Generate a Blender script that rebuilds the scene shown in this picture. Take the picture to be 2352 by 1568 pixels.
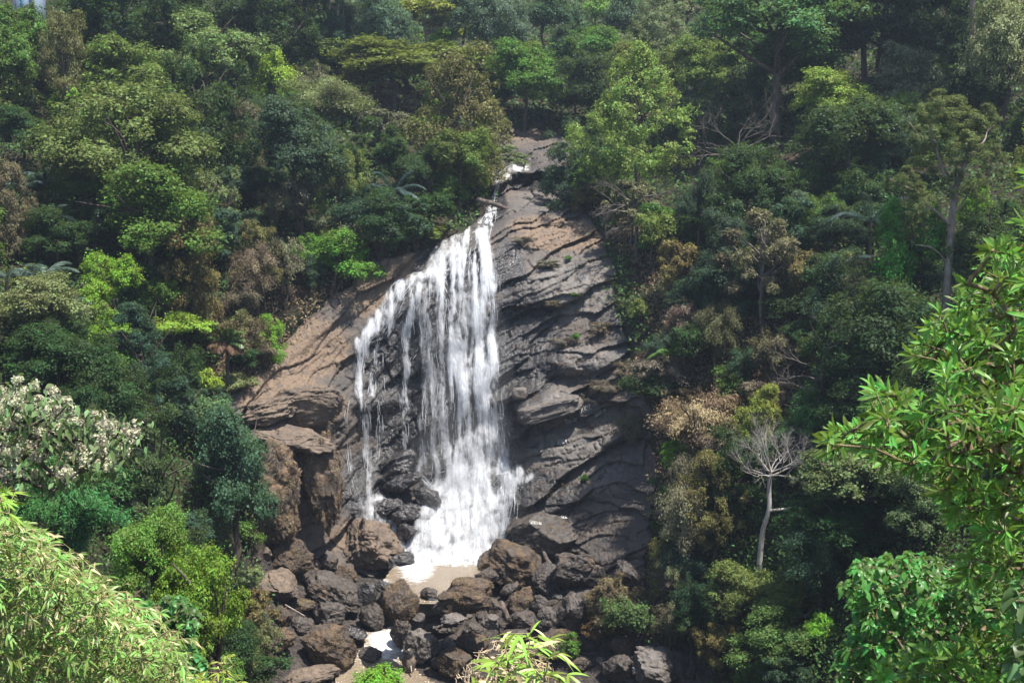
import bpy, math, random
import numpy as np
from mathutils import Vector, Matrix
from mathutils.bvhtree import BVHTree

for _o in list(bpy.data.objects):
    bpy.data.objects.remove(_o)
SC = bpy.context.scene
COL = SC.collection
rad = math.radians

# ------------------------------------------------------------------ camera
CAMZ = 28.0
PITCH = rad(-8.0)
TANH = 0.445
cam_data = bpy.data.cameras.new("camera")
cam_data.sensor_width = 36.0
cam_data.lens = 18.0 / TANH
cam_data.clip_start = 0.1
cam_data.clip_end = 3000.0
cam = bpy.data.objects.new("camera", cam_data)
cam.location = (0, 0, CAMZ)
cam.rotation_euler = (rad(90) + PITCH, 0, 0)
COL.objects.link(cam)
SC.camera = cam
SC.render.resolution_x, SC.render.resolution_y = 1024, 682

# ------------------------------------------------------------------ sky, sun, exposure
TO_SUN = Vector((0.30, -0.18, 0.935)).normalized()
world = bpy.data.worlds.new("World")
SC.world = world
world.use_nodes = True
wn, wl = world.node_tree.nodes, world.node_tree.links
wn.clear()
sky = wn.new('ShaderNodeTexSky')
sky.sky_type = 'NISHITA'
sky.sun_disc = False
sky.sun_elevation = math.asin(TO_SUN.z)
sky.sun_rotation = math.atan2(TO_SUN.x, TO_SUN.y)
bg = wn.new('ShaderNodeBackground')
bg.inputs['Strength'].default_value = 0.115
wo = wn.new('ShaderNodeOutputWorld')
wl.new(sky.outputs[0], bg.inputs['Color'])
wl.new(bg.outputs[0], wo.inputs['Surface'])
sun_d = bpy.data.lights.new("sun", 'SUN')
sun_d.energy = 5.0
sun_d.angle = rad(0.53)
sun_d.color = (1.0, 0.955, 0.88)
sun = bpy.data.objects.new("sun", sun_d)
sun.rotation_euler = TO_SUN.to_track_quat('Z', 'Y').to_euler()
sun.location = (20, 0, 120)
COL.objects.link(sun)
SC.view_settings.view_transform = 'Standard'
SC.view_settings.look = 'None'
SC.view_settings.gamma = 1.0
SC.view_settings.exposure = 1.0
SC.render.engine = 'CYCLES'
cy = SC.cycles
cy.max_bounces = 5
cy.diffuse_bounces = 3
cy.glossy_bounces = 2
cy.transmission_bounces = 3
cy.transparent_max_bounces = 10
cy.volume_bounces = 0
cy.caustics_reflective = False
cy.caustics_refractive = False
cy.use_denoising = True
cy.denoiser = 'OPENIMAGEDENOISE'
cy.denoising_input_passes = 'RGB_ALBEDO_NORMAL'
cy.denoising_prefilter = 'FAST'
cy.sample_clamp_indirect = 3.0

# ------------------------------------------------------------------ helpers
F = TANH / 1176.0          # ray slope per unit of the 2352 x 1568 survey grid
CP, SP = math.cos(PITCH), math.sin(PITCH)
def at(px, py, Y):
    """world point seen at survey position (px, py) when it stands Y metres in front of the camera"""
    px, py, Y = np.asarray(px, float), np.asarray(py, float), np.asarray(Y, float)
    x, u = (px - 1176.0) * F, (784.0 - py) * F
    t = Y / (CP - u * SP)
    return np.stack([x * t, Y + 0 * x, CAMZ + (SP + u * CP) * t], -1)
def depth_for_z(py, z):
    u = (784.0 - py) * F
    return (z - CAMZ) * (CP - u * SP) / (SP + u * CP)
def m_per_px(Y):
    return F * Y

_P = np.random.RandomState(7).permutation(256)
_P = np.concatenate([_P, _P, _P])
_G = np.random.RandomState(8).normal(size=(256, 3))
_G /= np.linalg.norm(_G, axis=1)[:, None]
def noise3(p):
    p = np.asarray(p, float)
    i = np.floor(p).astype(int)
    f = p - i
    i &= 255
    w = f * f * f * (f * (f * 6 - 15) + 10)
    out = 0
    for dx in (0, 1):
        for dy in (0, 1):
            for dz in (0, 1):
                h = _P[_P[_P[i[..., 0] + dx] + i[..., 1] + dy] + i[..., 2] + dz]
                g = _G[h]
                d = (g * (f - np.array([dx, dy, dz]))).sum(-1)
                ww = (w[..., 0] if dx else 1 - w[..., 0]) * (w[..., 1] if dy else 1 - w[..., 1]) * (w[..., 2] if dz else 1 - w[..., 2])
                out = out + d * ww
    return out * 1.6
def fbm(p, octv=4, gain=0.5):
    p = np.asarray(p, float)
    a, s, o = 1.0, 1.0, 0
    for k in range(octv):
        o = o + a * noise3(p * s + 17.3 * k)
        a *= gain
        s *= 2.03
    return o
def nrm(v):
    return v / np.maximum(np.linalg.norm(v, axis=-1, keepdims=True), 1e-9)

def mesh_np(name, V, Q, attrs=None, smooth=False):
    """mesh from a vertex array and one array (or list of arrays) of equal-sided faces"""
    me = bpy.data.meshes.new(name)
    V = np.asarray(V, np.float32).reshape(-1, 3)
    Qs = Q if isinstance(Q, list) else [Q]
    Qs = [np.asarray(q, np.int32) for q in Qs if len(q)]
    me.vertices.add(len(V))
    me.vertices.foreach_set("co", V.ravel())
    li = np.concatenate([q.ravel() for q in Qs])
    sizes = np.concatenate([np.full(len(q), q.shape[1], np.int32) for q in Qs])
    starts = np.concatenate([[0], np.cumsum(sizes)[:-1]]).astype(np.int32)
    me.loops.add(len(li))
    me.loops.foreach_set("vertex_index", li)
    me.polygons.add(len(sizes))
    me.polygons.foreach_set("loop_start", starts)
    if smooth:
        me.polygons.foreach_set("use_smooth", np.ones(len(sizes), bool))
    for k, (dom, arr) in (attrs or {}).items():
        a = me.attributes.new(k, 'FLOAT', dom)
        a.data.foreach_set("value", np.asarray(arr, np.float32).ravel())
    me.update(calc_edges=True)
    me.validate()
    return me
def obj(name, me, mat=None, parent=None, color=None):
    o = bpy.data.objects.new(name, me)
    COL.objects.link(o)
    if mat is not None and me is not None and len(me.materials) == 0:
        me.materials.append(mat)
    if parent is not None:
        o.parent = parent
    if color is not None:
        o.color = (*color, 1)
    return o
def tag(o, label=None, cat=None, group=None, kind=None):
    for k, v in (('label', label), ('category', cat), ('group', group), ('kind', kind)):
        if v:
            o[k] = v
    return o
def empty(name, loc):
    o = bpy.data.objects.new(name, None)
    o.location = loc
    o.empty_display_size = 0.5
    COL.objects.link(o)
    return o

def tubes(P0, P1, R0, R1, n=5):
    """straight tapered prisms, one per segment"""
    P0, P1 = np.asarray(P0, float), np.asarray(P1, float)
    R0, R1 = np.asarray(R0, float), np.asarray(R1, float)
    d = nrm(P1 - P0)
    a = np.where(np.abs(d[:, 2:3]) > 0.8, np.array([[1.0, 0, 0]]), np.array([[0, 0, 1.0]]))
    u = nrm(np.cross(d, a)); v = np.cross(d, u)
    ang = np.arange(n) * 2 * np.pi / n
    ring = np.cos(ang)[None, :, None] * u[:, None] + np.sin(ang)[None, :, None] * v[:, None]
    ext = d * (R1 * 0.5)[:, None]
    A = P0[:, None] + ring * R0[:, None, None]
    B = (P1 + ext)[:, None] + ring * R1[:, None, None]
    V = np.concatenate([A, B], 1).reshape(-1, 3)
    m = len(P0)
    b = np.arange(m)[:, None] * 2 * n
    k = np.arange(n)[None]
    Q = np.stack([b + k, b + (k + 1) % n, b + n + (k + 1) % n, b + n + k], -1).reshape(-1, 4)
    return V, Q
def path_tube(pts, radii, n=6):
    pts = np.asarray(pts, float)
    m = len(pts)
    t = np.gradient(pts, axis=0); t = nrm(t)
    a = np.array([0.13, 0.9, 0.2])
    u = nrm(np.cross(t, a)); v = np.cross(t, u)
    ang = np.arange(n) * 2 * np.pi / n
    ring = np.cos(ang)[None, :, None] * u[:, None] + np.sin(ang)[None, :, None] * v[:, None]
    V = (pts[:, None] + ring * np.asarray(radii, float)[:, None, None]).reshape(-1, 3)
    b = np.arange(m - 1)[:, None] * n; k = np.arange(n)[None]
    Q = np.stack([b + k, b + (k + 1) % n, b + n + (k + 1) % n, b + n + k], -1).reshape(-1, 4)
    return V, Q
def join(parts):
    Vs, Qs, o = [], [], 0
    for V, Q in parts:
        Vs.append(V); Qs.append(np.asarray(Q) + o); o += len(V)
    return np.concatenate(Vs), np.concatenate(Qs)

# ------------------------------------------------------------------ material helpers
def newmat(name):
    m = bpy.data.materials.new(name)
    m.use_nodes = True
    nt = m.node_tree
    nt.nodes.clear()
    out = nt.nodes.new('ShaderNodeOutputMaterial')
    return m, nt, out
class NT:
    """small node-building shorthand"""
    def __init__(s, nt): s.nt = nt
    def n(s, t, **kw):
        x = s.nt.nodes.new('ShaderNode' + t)
        for k, v in kw.items(): setattr(x, k, v)
        return x
    def l(s, a, b): s.nt.links.new(a, b)
    def put(s, sock, v):
        if hasattr(v, 'is_linked'): s.l(v, sock)
        elif isinstance(v, (tuple, list)) and len(v) == 3 and sock.type == 'RGBA': sock.default_value = (*v, 1)
        else: sock.default_value = v
    def attr(s, name): return s.n('Attribute', attribute_name=name).outputs['Fac']
    def math(s, op, a, b=0.0, clamp=False):
        x = s.n('Math', operation=op, use_clamp=clamp)
        s.put(x.inputs[0], a); s.put(x.inputs[1], b)
        return x.outputs[0]
    def mix(s, f, a, b, bt='MIX'):
        x = s.n('Mix', data_type='RGBA', blend_type=bt)
        s.put(x.inputs[0], f); s.put(x.inputs[6], a); s.put(x.inputs[7], b)
        return x.outputs[2]
    def ramp(s, f, lo, hi, a=0.0, b=1.0):
        x = s.n('MapRange', interpolation_type='SMOOTHSTEP')
        s.put(x.inputs[0], f); x.inputs[1].default_value = lo; x.inputs[2].default_value = hi
        x.inputs[3].default_value = a; x.inputs[4].default_value = b
        return x.outputs[0]
    def noise(s, scale, detail=4.0, rough=0.55, vec=None, dist=0.0):
        x = s.n('TexNoise')
        x.inputs['Scale'].default_value = scale; x.inputs['Detail'].default_value = detail
        x.inputs['Roughness'].default_value = rough; x.inputs['Distortion'].default_value = dist
        if vec is not None: s.l(vec, x.inputs['Vector'])
        return x.outputs['Fac']
    def mapping(s, vec, scale=(1, 1, 1), rot=(0, 0, 0)):
        x = s.n('Mapping'); x.inputs['Scale'].default_value = scale; x.inputs['Rotation'].default_value = rot
        s.l(vec, x.inputs['Vector'])
        return x.outputs[0]
    def bump(s, h, strength, dist):
        x = s.n('Bump'); x.inputs['Strength'].default_value = strength; x.inputs['Distance'].default_value = dist
        s.l(h, x.inputs['Height'])
        return x.outputs[0]
    def bsdf(s, col, rough=0.7, spec=0.5, normal=None):
        x = s.n('BsdfPrincipled')
        s.put(x.inputs['Base Color'], col); s.put(x.inputs['Roughness'], rough)
        s.put(x.inputs['Specular IOR Level'], spec)
        if normal is not None: s.l(normal, x.inputs['Normal'])
        return x

def leaf_material(name, spread=0.5, gloss=0.45, spec=0.35, transl=0.28, yellow=0.35, fixed=None):
    """leaf surface: the object's own colour, varied from leaf to leaf and from clump to clump"""
    m, nt, out = newmat(name); g = NT(nt)
    base = g.n('ObjectInfo').outputs['Color'] if fixed is None else fixed
    r, c = g.attr('rnd'), g.attr('clump')
    val = g.math('ADD', g.math('MULTIPLY', r, spread), g.math('MULTIPLY', c, spread * 1.1))
    val = g.math('ADD', val, 1.0 - spread * 0.95)
    hsv = g.n('HueSaturation'); g.put(hsv.inputs['Color'], base)
    g.l(val, hsv.inputs['Value'])
    hue = g.math('ADD', g.math('MULTIPLY', g.math('ADD', c, r), 0.055), 0.448)
    g.l(hue, hsv.inputs['Hue'])
    col = hsv.outputs[0]
    b = g.bsdf(col, gloss, spec)
    t = g.n('BsdfTranslucent')
    g.put(t.inputs['Color'], g.mix(yellow, col, (0.30, 0.42, 0.03)) if fixed is None else col)
    mx = g.n('MixShader'); mx.inputs[0].default_value = transl
    g.l(b.outputs[0], mx.inputs[1]); g.l(t.outputs[0], mx.inputs[2]); g.l(mx.outputs[0], out.inputs[0])
    return m
def bark_material(name, c1, c2, scale=3.0):
    m, nt, out = newmat(name); g = NT(nt)
    co = g.n('TexCoord').outputs['Object']
    f = g.noise(scale, 5, 0.65, g.mapping(co, (1, 1, 0.35)))
    b = g.bsdf(g.mix(g.ramp(f, 0.35, 0.65), c1, c2), 0.85, 0.2, g.bump(g.noise(scale * 5, 4, 0.6, co), 0.5, 0.03))
    g.l(b.outputs[0], out.inputs[0])
    return m
# ================================================================== LAND
# survey of the valley: distance in front of the camera at sample directions; ('z', h) gives a height instead
ROWS = [-250, 0, 150, 290, 380, 470, 560, 700, 820, 950, 1080, 1180, 1290, 1340, 1400, 1568, 1750]
COLS = {
    -400: {-250: 140, 0: 112, 290: 86, 560: 68, 820: 58, 1080: 48, 1290: 43, 1568: 36, 1750: 31},
    0: {-250: 165, 0: 130, 150: 112, 290: 98, 380: 92, 470: 86, 560: 80, 700: 73, 820: 68, 950: 63, 1080: 58, 1180: 55, 1290: 51, 1400: 48, 1568: 43, 1750: 38},
    250: {-250: 175, 0: 138, 150: 118, 290: 103, 380: 96, 470: 90, 560: 84, 700: 77, 820: 72, 950: 67, 1080: 63, 1180: 60, 1290: 57, 1400: 54, 1568: 50, 1750: 45},
    450: {-250: 182, 0: 145, 150: 125, 290: 108, 380: 100, 470: 93, 560: 88, 700: 82, 820: 78, 950: 74, 1080: 70, 1180: 67, 1290: 64, 1400: 61, 1568: 57, 1750: 51},
    600: {-250: 188, 0: 152, 150: 130, 290: 112, 380: 103, 470: 95, 560: 89.5, 700: 84.5, 820: 81.5, 950: 79, 1080: 76.5, 1180: 75.5, 1290: 74, 1400: 70.5, 1568: 65, 1750: 57},
    750: {-250: 193, 0: 158, 150: 134, 290: 116, 380: 105, 470: 96, 560: 90, 700: 86.5, 820: 84.5, 950: 82.8, 1080: 81.2, 1180: 80.3, 1290: 79, 1400: ('z', -.6), 1568: ('z', -3.0), 1750: ('z', -5)},
    900: {-250: 197, 0: 162, 150: 137, 290: 119, 380: 106, 470: 96.5, 560: 90, 700: 87.2, 820: 86.4, 950: 85.6, 1080: 84.8, 1180: 83.2, 1290: ('z', .2), 1340: ('z', -.9), 1400: ('z', -1.2), 1568: ('z', -3.4), 1750: ('z', -5)},
    1140: {-250: 200, 0: 165, 150: 140, 290: 121, 380: 107, 470: 97, 560: 90.2, 700: 88.2, 820: 86.9, 950: 86.1, 1080: 85.2, 1180: 83.4, 1290: ('z', .3), 1340: ('z', -.9), 1400: ('z', -1.2), 1568: ('z', -3.4), 1750: ('z', -5)},
    1300: {-250: 205, 0: 168, 150: 143, 290: 124, 380: 110, 470: 99, 560: 92, 700: 87.7, 820: 85.8, 950: 84.2, 1080: 82.2, 1180: 80.8, 1290: 79, 1400: ('z', .0), 1568: ('z', -3.0), 1750: ('z', -5)},
    1450: {-250: 198, 0: 160, 150: 138, 290: 120, 380: 108, 470: 98, 560: 91, 700: 86.5, 820: 84, 950: 81.5, 1080: 79, 1180: 77.5, 1290: 75.5, 1400: 71.8, 1568: 67, 1750: 60},
    1600: {-250: 188, 0: 150, 150: 132, 290: 116, 380: 105, 470: 96, 560: 90, 700: 84, 820: 80.5, 950: 77, 1080: 74, 1180: 72, 1290: 70, 1400: 68, 1568: 64.5, 1750: 57},
    1800: {-250: 178, 0: 142, 150: 124, 290: 108, 380: 99, 470: 91, 560: 85, 700: 79, 820: 75, 950: 71.5, 1080: 68, 1180: 66, 1290: 64, 1400: 62, 1568: 58, 1750: 52},
    2050: {-250: 166, 0: 132, 150: 114, 290: 100, 380: 93, 470: 86, 560: 80, 700: 74, 820: 69, 950: 65, 1080: 61, 1180: 58.5, 1290: 55.5, 1400: 53, 1568: 49, 1750: 44},
    2352: {-250: 150, 0: 118, 150: 103, 290: 91, 380: 84, 470: 78, 560: 72, 700: 66, 820: 61, 950: 57, 1080: 53, 1180: 51, 1290: 48.5, 1400: 46, 1568: 42, 1750: 37},
    2800: {-250: 125, 0: 98, 290: 76, 560: 60, 820: 51, 1080: 44, 1290: 40, 1568: 34, 1750: 30},
}
GX = np.arange(-400, 2801, 20.0)
GY = np.arange(-250, 1751, 20.0)
_cx = np.array(sorted(COLS), float)
_tab = np.zeros((len(ROWS), len(_cx)))
for _j, _c in enumerate(sorted(COLS)):
    _d = COLS[_c]
    _r = sorted(_d)
    _v = [depth_for_z(k, _d[k][1]) if isinstance(_d[k], tuple) else _d[k] for k in _r]
    _tab[:, _j] = np.interp(ROWS, _r, _v)
_a = np.stack([np.interp(GY, ROWS, _tab[:, j]) for j in range(len(_cx))], 1)
BASE = np.stack([np.interp(GX, _cx, _a[i]) for i in range(len(GY))], 0)
def blur(A, n, k=1):
    for _ in range(n):
        B = np.pad(A, k, mode='edge')
        A = (B[:-2 * k, k:-k] + B[2 * k:, k:-k] + B[k:-k, :-2 * k] + B[k:-k, 2 * k:] + 2 * B[k:-k, k:-k]) / 6.0
    return A
BASE = blur(BASE, 4)
def bil(A, gx, gy, px, py):
    px, py = np.asarray(px, float), np.asarray(py, float)
    fx = np.clip((px - gx[0]) / (gx[1] - gx[0]), 0, len(gx) - 1.001)
    fy = np.clip((py - gy[0]) / (gy[1] - gy[0]), 0, len(gy) - 1.001)
    i, j = fy.astype(int), fx.astype(int)
    u, v = fx - j, fy - i
    return A[i, j] * (1 - u) * (1 - v) + A[i, j + 1] * u * (1 - v) + A[i + 1, j] * (1 - u) * v + A[i + 1, j + 1] * u * v
def base_Y(px, py):
    return bil(BASE, GX, GY, px, py)

def sdf(poly, px, py):
    """signed distance to a closed outline, positive inside"""
    P = np.asarray(poly, float)
    px, py = np.asarray(px, float), np.asarray(py, float)
    d = np.full(px.shape, 1e18)
    ins = np.zeros(px.shape, bool)
    for k in range(len(P)):
        a, b = P[k], P[(k + 1) % len(P)]
        e = b - a
        wx, wy = px - a[0], py - a[1]
        t = np.clip((wx * e[0] + wy * e[1]) / (e @ e), 0, 1)
        d = np.minimum(d, (wx - t * e[0]) ** 2 + (wy - t * e[1]) ** 2)
        c = (a[1] > py) != (b[1] > py)
        with np.errstate(divide='ignore', invalid='ignore'):
            xx = (b[0] - a[0]) * (py - a[1]) / (b[1] - a[1]) + a[0]
        ins ^= c & (px < xx)
    return np.sqrt(d) * np.where(ins, 1, -1)
ROCK = [(1135, 292), (1200, 286), (1300, 284), (1310, 330), (1300, 420), (1345, 480), (1405, 560), (1420, 700), (1455, 790), (1470, 870),
        (1515, 950), (1525, 1050), (1505, 1150), (1500, 1250), (1470, 1350), (1300, 1370), (1100, 1320), (940, 1330), (800, 1320), (640, 1290),
        (590, 1220), (590, 1120), (560, 1010), (500, 975), (540, 890), (610, 845), (675, 742), (760, 682), (838, 600), (955, 570), (1060, 525),
        (1095, 480), (1120, 440), (1115, 380), (1135, 340)]
BED = [(560, 1270), (700, 1240), (900, 1230), (1300, 1230), (1500, 1250), (1480, 1340), (1420, 1420), (1450, 1460), (1620, 1500), (1660, 1640),
       (600, 1640), (640, 1500), (600, 1400)]

# ---- terrain sheet, from behind the far ridge down to the gorge and up the near slope to the camera
gxx, gyy = np.meshgrid(GX, GY)
rk = np.clip(sdf(ROCK, gxx, gyy) / 40.0, 0, 1)
bedm = np.clip(sdf(BED, gxx, gyy) / 30.0 + 0.6, 0, 1)
TY = BASE + rk * (2.4 + 3.5 * np.clip((560 - gyy) / 150, 0, 1))
W0 = at(gxx, gyy, TY)
TY = TY + (fbm(W0 / 9.0, 4) * 1.3) * (1 - 0.7 * bedm) * (1 - rk)
def terr_Y(px, py):
    return bil(TY, GX, GY, px, py)
TV = at(gxx, gyy, TY)
near = []
for Yn, zn, rise in ((42, 1.0, 0.10), (34, 5.0, 0.10), (26, 9.5, 0.09), (18, 14.5, 0.08), (11, 19.0, 0.07), (5, 23.5, 0.03), (0, 26.2, 0.0), (-8, 26.8, 0), (-40, 30, 0)):
    x = (GX - 1176) * F * max(Yn, 50)
    Yn_ = np.minimum(Yn, TV[-1, :, 1] - (50 - Yn) * 0.25 if Yn > 0 else Yn)
    near.append(np.stack([x, Yn_ + 0 * x, zn + np.abs(x) * rise + 0.5 * noise3(np.stack([x / 5, x * 0 + Yn / 5, x * 0], -1))], -1))
far = []
for Yn, zn in ((420, 150), (320, 135)):
    x = (GX - 1176) * F * 420
    far.append(np.stack([x, x * 0 + Yn, zn + x * 0], -1))
TV = np.concatenate([np.array(far), TV, np.array(near)], 0)
_h, _w = TV.shape[:2]
ii = np.arange(_h * _w).reshape(_h, _w)
TQ = np.stack([ii[:-1, :-1], ii[1:, :-1], ii[1:, 1:], ii[:-1, 1:]], -1).reshape(-1, 4)
_pad = lambda A: np.concatenate([np.zeros((2, _w)), A, np.zeros((len(near), _w))], 0)

m_soil, nt, out = newmat("forest_soil"); g = NT(nt)
co = g.n('NewGeometry').outputs['Position']
f1, f2 = g.noise(0.35, 6, 0.6, co), g.noise(3.0, 5, 0.65, co)
soil = g.mix(g.ramp(f1, 0.4, 0.62), (0.034, 0.024, 0.015), (0.018, 0.030, 0.010))
soil = g.mix(g.ramp(f2, 0.52, 0.7), soil, (0.060, 0.042, 0.024))
bedc = g.mix(g.ramp(f2, 0.4, 0.65), (0.030, 0.026, 0.024), (0.085, 0.068, 0.055))
soil = g.mix(g.attr('bed'), soil, bedc)
bs = g.bsdf(soil, 0.85, 0.25, g.bump(f2, 0.8, 0.35))
g.l(bs.outputs[0], out.inputs[0])
terrain = obj("terrain", mesh_np("terrain", TV, TQ, {'bed': ('POINT', _pad(bedm))}, smooth=True), m_soil)
tag(terrain, "forested valley slopes of brown soil around the gorge", "hillside", kind='structure')
TBVH = BVHTree.FromPolygons([tuple(v) for v in TV.reshape(-1, 3)], [tuple(q) for q in TQ.tolist()])
def ground(x, y):
    h = TBVH.ray_cast(Vector((x, y, 300)), Vector((0, 0, -1)))[0]
    return h.z if h is not None else 0.0

# ---- cliff: finely stepped rock face with dipping strata
KX = np.arange(470, 1561, 2.5)
KY = np.arange(262, 1381, 2.5)
kx, ky = np.meshgrid(KX, KY)
kb = base_Y(kx, ky)
# bulges of the face: centre, radii, metres towards the viewer
BULGE = [(1235, 930, 95, 42, 1.5), (1280, 1020, 110, 60, 0.6), (1340, 830, 110, 30, 1.0), (1290, 640, 120, 60, 0.8), (1240, 520, 120, 45, 1.2),
         (1200, 1150, 120, 80, 1.2), (1050, 1265, 120, 100, 0.9), (660, 930, 130, 60, 1.4), (740, 950, 50, 60, 0.8), (860, 925, 50, 22, 1.0),
         (1180, 480, 60, 22, 0.8), (1240, 440, 80, 25, 0.7), (950, 690, 60, 60, 0.6), (1410, 1020, 80, 90, -0.5), (870, 1040, 60, 70, -0.8), (930, 860, 40, 160, -0.5)]
for bx, by, rx, ry, a in BULGE:
    q = ((kx - bx) / rx) ** 2 + ((ky - by) / ry) ** 2
    kb = kb - a * np.exp(-q ** 1.5)
KW = at(kx, ky, kb)
side = np.clip((KW[..., 0] + 9.0) / 9.0, 0, 1)          # 0 on the left slab, 1 right of the fall
dip = 0.80 * (1 - side) + 0.40 * side
warp = fbm(KW / 7.0, 3)
s0 = KW[..., 2] - KW[..., 0] * dip + 0.45 * warp
def strata(s, T, key, xx, p=0.8):
    s = s / T + 0.35 * np.sin(s * 0.9 / T + key)
    i = np.floor(s); f = s - i
    rnd = np.modf(np.abs(np.sin(i * 127.1 + key * 311.7) * 43758.5453))[0]
    amp = rnd * np.clip(0.55 + 1.3 * noise3(np.stack([xx / 5.0, i * 3.7, xx * 0 + key], -1)), 0, 1.4)
    prof = np.where(f < 0.12, f / 0.12, 1 - (f - 0.12) / 0.88) ** p
    return amp * prof
jx = KW[..., 0] + 0.55 * KW[..., 2] * (1 - side) + 0.45 * fbm(KW / 4 + 31, 2)
def slabs(u, v, cu, cv, key, tilt):
    """angular blocks: jittered cells, each a tilted plane with its own offset; also the distance to the cell border"""
    U, Vv = u / cu, v / cv
    iu, iv = np.floor(U), np.floor(Vv)
    h = lambda a, b, k: np.modf(np.abs(np.sin(a * 127.1 + b * 311.7 + k * 74.7 + key) * 43758.5453))[0]
    best = np.full(u.shape, 9e9); sec = best.copy(); out = np.zeros(u.shape)
    for du in (-1, 0, 1):
        for dv in (-1, 0, 1):
            a, b = iu + du, iv + dv
            fu, fv = a + .1 + .8 * h(a, b, 1), b + .1 + .8 * h(a, b, 2)
            dd = np.abs(U - fu) * 1.0 + np.abs(Vv - fv) * 1.25
            val = (h(a, b, 3) - .5) + tilt * ((h(a, b, 4) - .5) * (U - fu) * 1.2 + (-.25 - h(a, b, 5)) * (Vv - fv))
            near_ = dd < best
            sec = np.where(near_, best, np.minimum(sec, dd))
            out = np.where(near_, val, out); best = np.where(near_, dd, best)
    return out, sec - best
wv = 0.22 * fbm(KW / 1.8 + 50, 3)
b1, e1 = slabs(jx + wv, s0 + wv * .5, 8.0, 3.4, 1.0, .75)
b2, e2 = slabs(jx * 1.05 + wv + 3, s0 + wv * .4 + 1, 3.0, 1.4, 2.0, .75)
b3, e3 = slabs(jx + .5 * wv + 7, s0 + wv * .3, .8, .36, 3.0, .9)
lf = 0.45 + 0.55 * side
d = lf * (1.45 * b1 + 0.50 * b2 + 0.10 * b3) + 0.50 * strata(s0, 4.1, 1.0, KW[..., 0]) + 0.09 * strata(s0 + 0.3 * fbm(KW / 2.5 + 5, 2), 1.5, 2.0, KW[..., 0]) + 0.03 * strata(s0 + 0.2 * fbm(KW / 1.3 + 9, 2), 0.42, 3.0, KW[..., 0])
d = d - lf * (.16 * np.clip(1 - e1 / .06, 0, 1) + .09 * np.clip(1 - e2 / .06, 0, 1))
d = d + 0.10 * fbm(KW / np.array([3.0, 3.0, 1.6]), 4, 0.5) + 0.05 * (1 - np.abs(fbm(KW / 0.6 + 3, 3)))
# open cracks along the bedding and across it
cr = np.abs(noise3(np.stack([KW[..., 0] / 5.0, KW[..., 1] * 0 + 3, s0 / 1.1], -1) + 0.25 * fbm(KW / 1.5, 2)[..., None]))
d = d - 0.22 * np.clip(1 - cr / 0.035, 0, 1)
cr2 = np.abs(noise3(np.stack([jx / 1.6, KW[..., 1] * 0 + 9, s0 / 6.0], -1) + 0.2 * fbm(KW / 1.2 + 7, 2)[..., None]))
d = d - 0.22 * np.clip(1 - cr2 / 0.04, 0, 1) * (np.modf(np.abs(np.sin(np.floor(s0 / 4.1) * 12.9) * 4375.5))[0] > .45) 
ksd = sdf(ROCK, kx, ky) + 16 * fbm(np.stack([kx / 60, ky / 60, kx * 0], -1), 3)
kmask = np.clip(ksd / 14.0 + 0.5, 0, 1)
flat = 1 + 1.5 * np.clip((560 - ky) / 150, 0, 1)          # gentler ground above the lip
flat = flat * (1 - 0.35 * np.clip((ky - 1250) / 60, 0, 1))
CY = kb - (d * 0.95 - 0.55) * flat + (1 - kmask) * 4.5
def cliff_Y(px, py):
    return bil(CY, KX, KY, px, py)
CYS = blur(CY, 10, 2)
def cliff_Ys(px, py):
    return bil(CYS, KX, KY, px, py)
KV = at(kx, ky, CY)
def blobs(lst, px, py):
    o = 0
    for bx, by, rx, ry, a in lst:
        o = np.maximum(o, a * np.clip(1.6 - 1.6 * np.sqrt(((px - bx) / rx) ** 2 + ((py - by) / ry) ** 2), 0, 1))
    return np.clip(o, 0, 1)
WET = [(980, 900, 190, 330, 1), (1030, 640, 120, 130, 1), (900, 860, 120, 220, 1), (1200, 800, 130, 190, 1), (1170, 620, 60, 100, .8), (1230, 1150, 150, 110, .9),
       (1130, 470, 50, 60, 1), (1180, 1000, 60, 160, .8), (850, 1120, 110, 120, 1), (860, 1280, 110, 50, .8), (1210, 425, 70, 26, .7), (1200, 370, 90, 50, .5), (1260, 400, 90, 50, .45), (1300, 1200, 110, 70, .4), (1250, 860, 90, 40, .6), (1380, 740, 90, 40, .45), (1260, 930, 60, 30, .4), (1130, 1230, 140, 90, 1), (1230, 730, 90, 60, .7)]
WARM = [(720, 800, 120, 110, 1), (850, 670, 110, 90, 1), (920, 610, 80, 50, .9), (640, 900, 150, 90, 1), (740, 930, 80, 70, .9), (1290, 545, 170, 50, .9), (1220, 310, 120, 30, .55),
        (1230, 390, 110, 60, .15), (820, 1230, 100, 70, .8), (1250, 520, 130, 40, .8), (1290, 680, 120, 60, .35), (1290, 1100, 80, 50, .4)]
GREY = [(1240, 930, 120, 60, 1), (1300, 660, 150, 100, .8), (1340, 820, 130, 45, .7), (1290, 1030, 120, 80, .7), (1380, 1050, 110, 120, .5), (1250, 460, 110, 60, .4)]
kat = {'wet': ('POINT', blobs(WET, kx, ky)), 'warm': ('POINT', blobs(WARM, kx, ky)), 'grey': ('POINT', blobs(GREY, kx, ky))}

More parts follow.
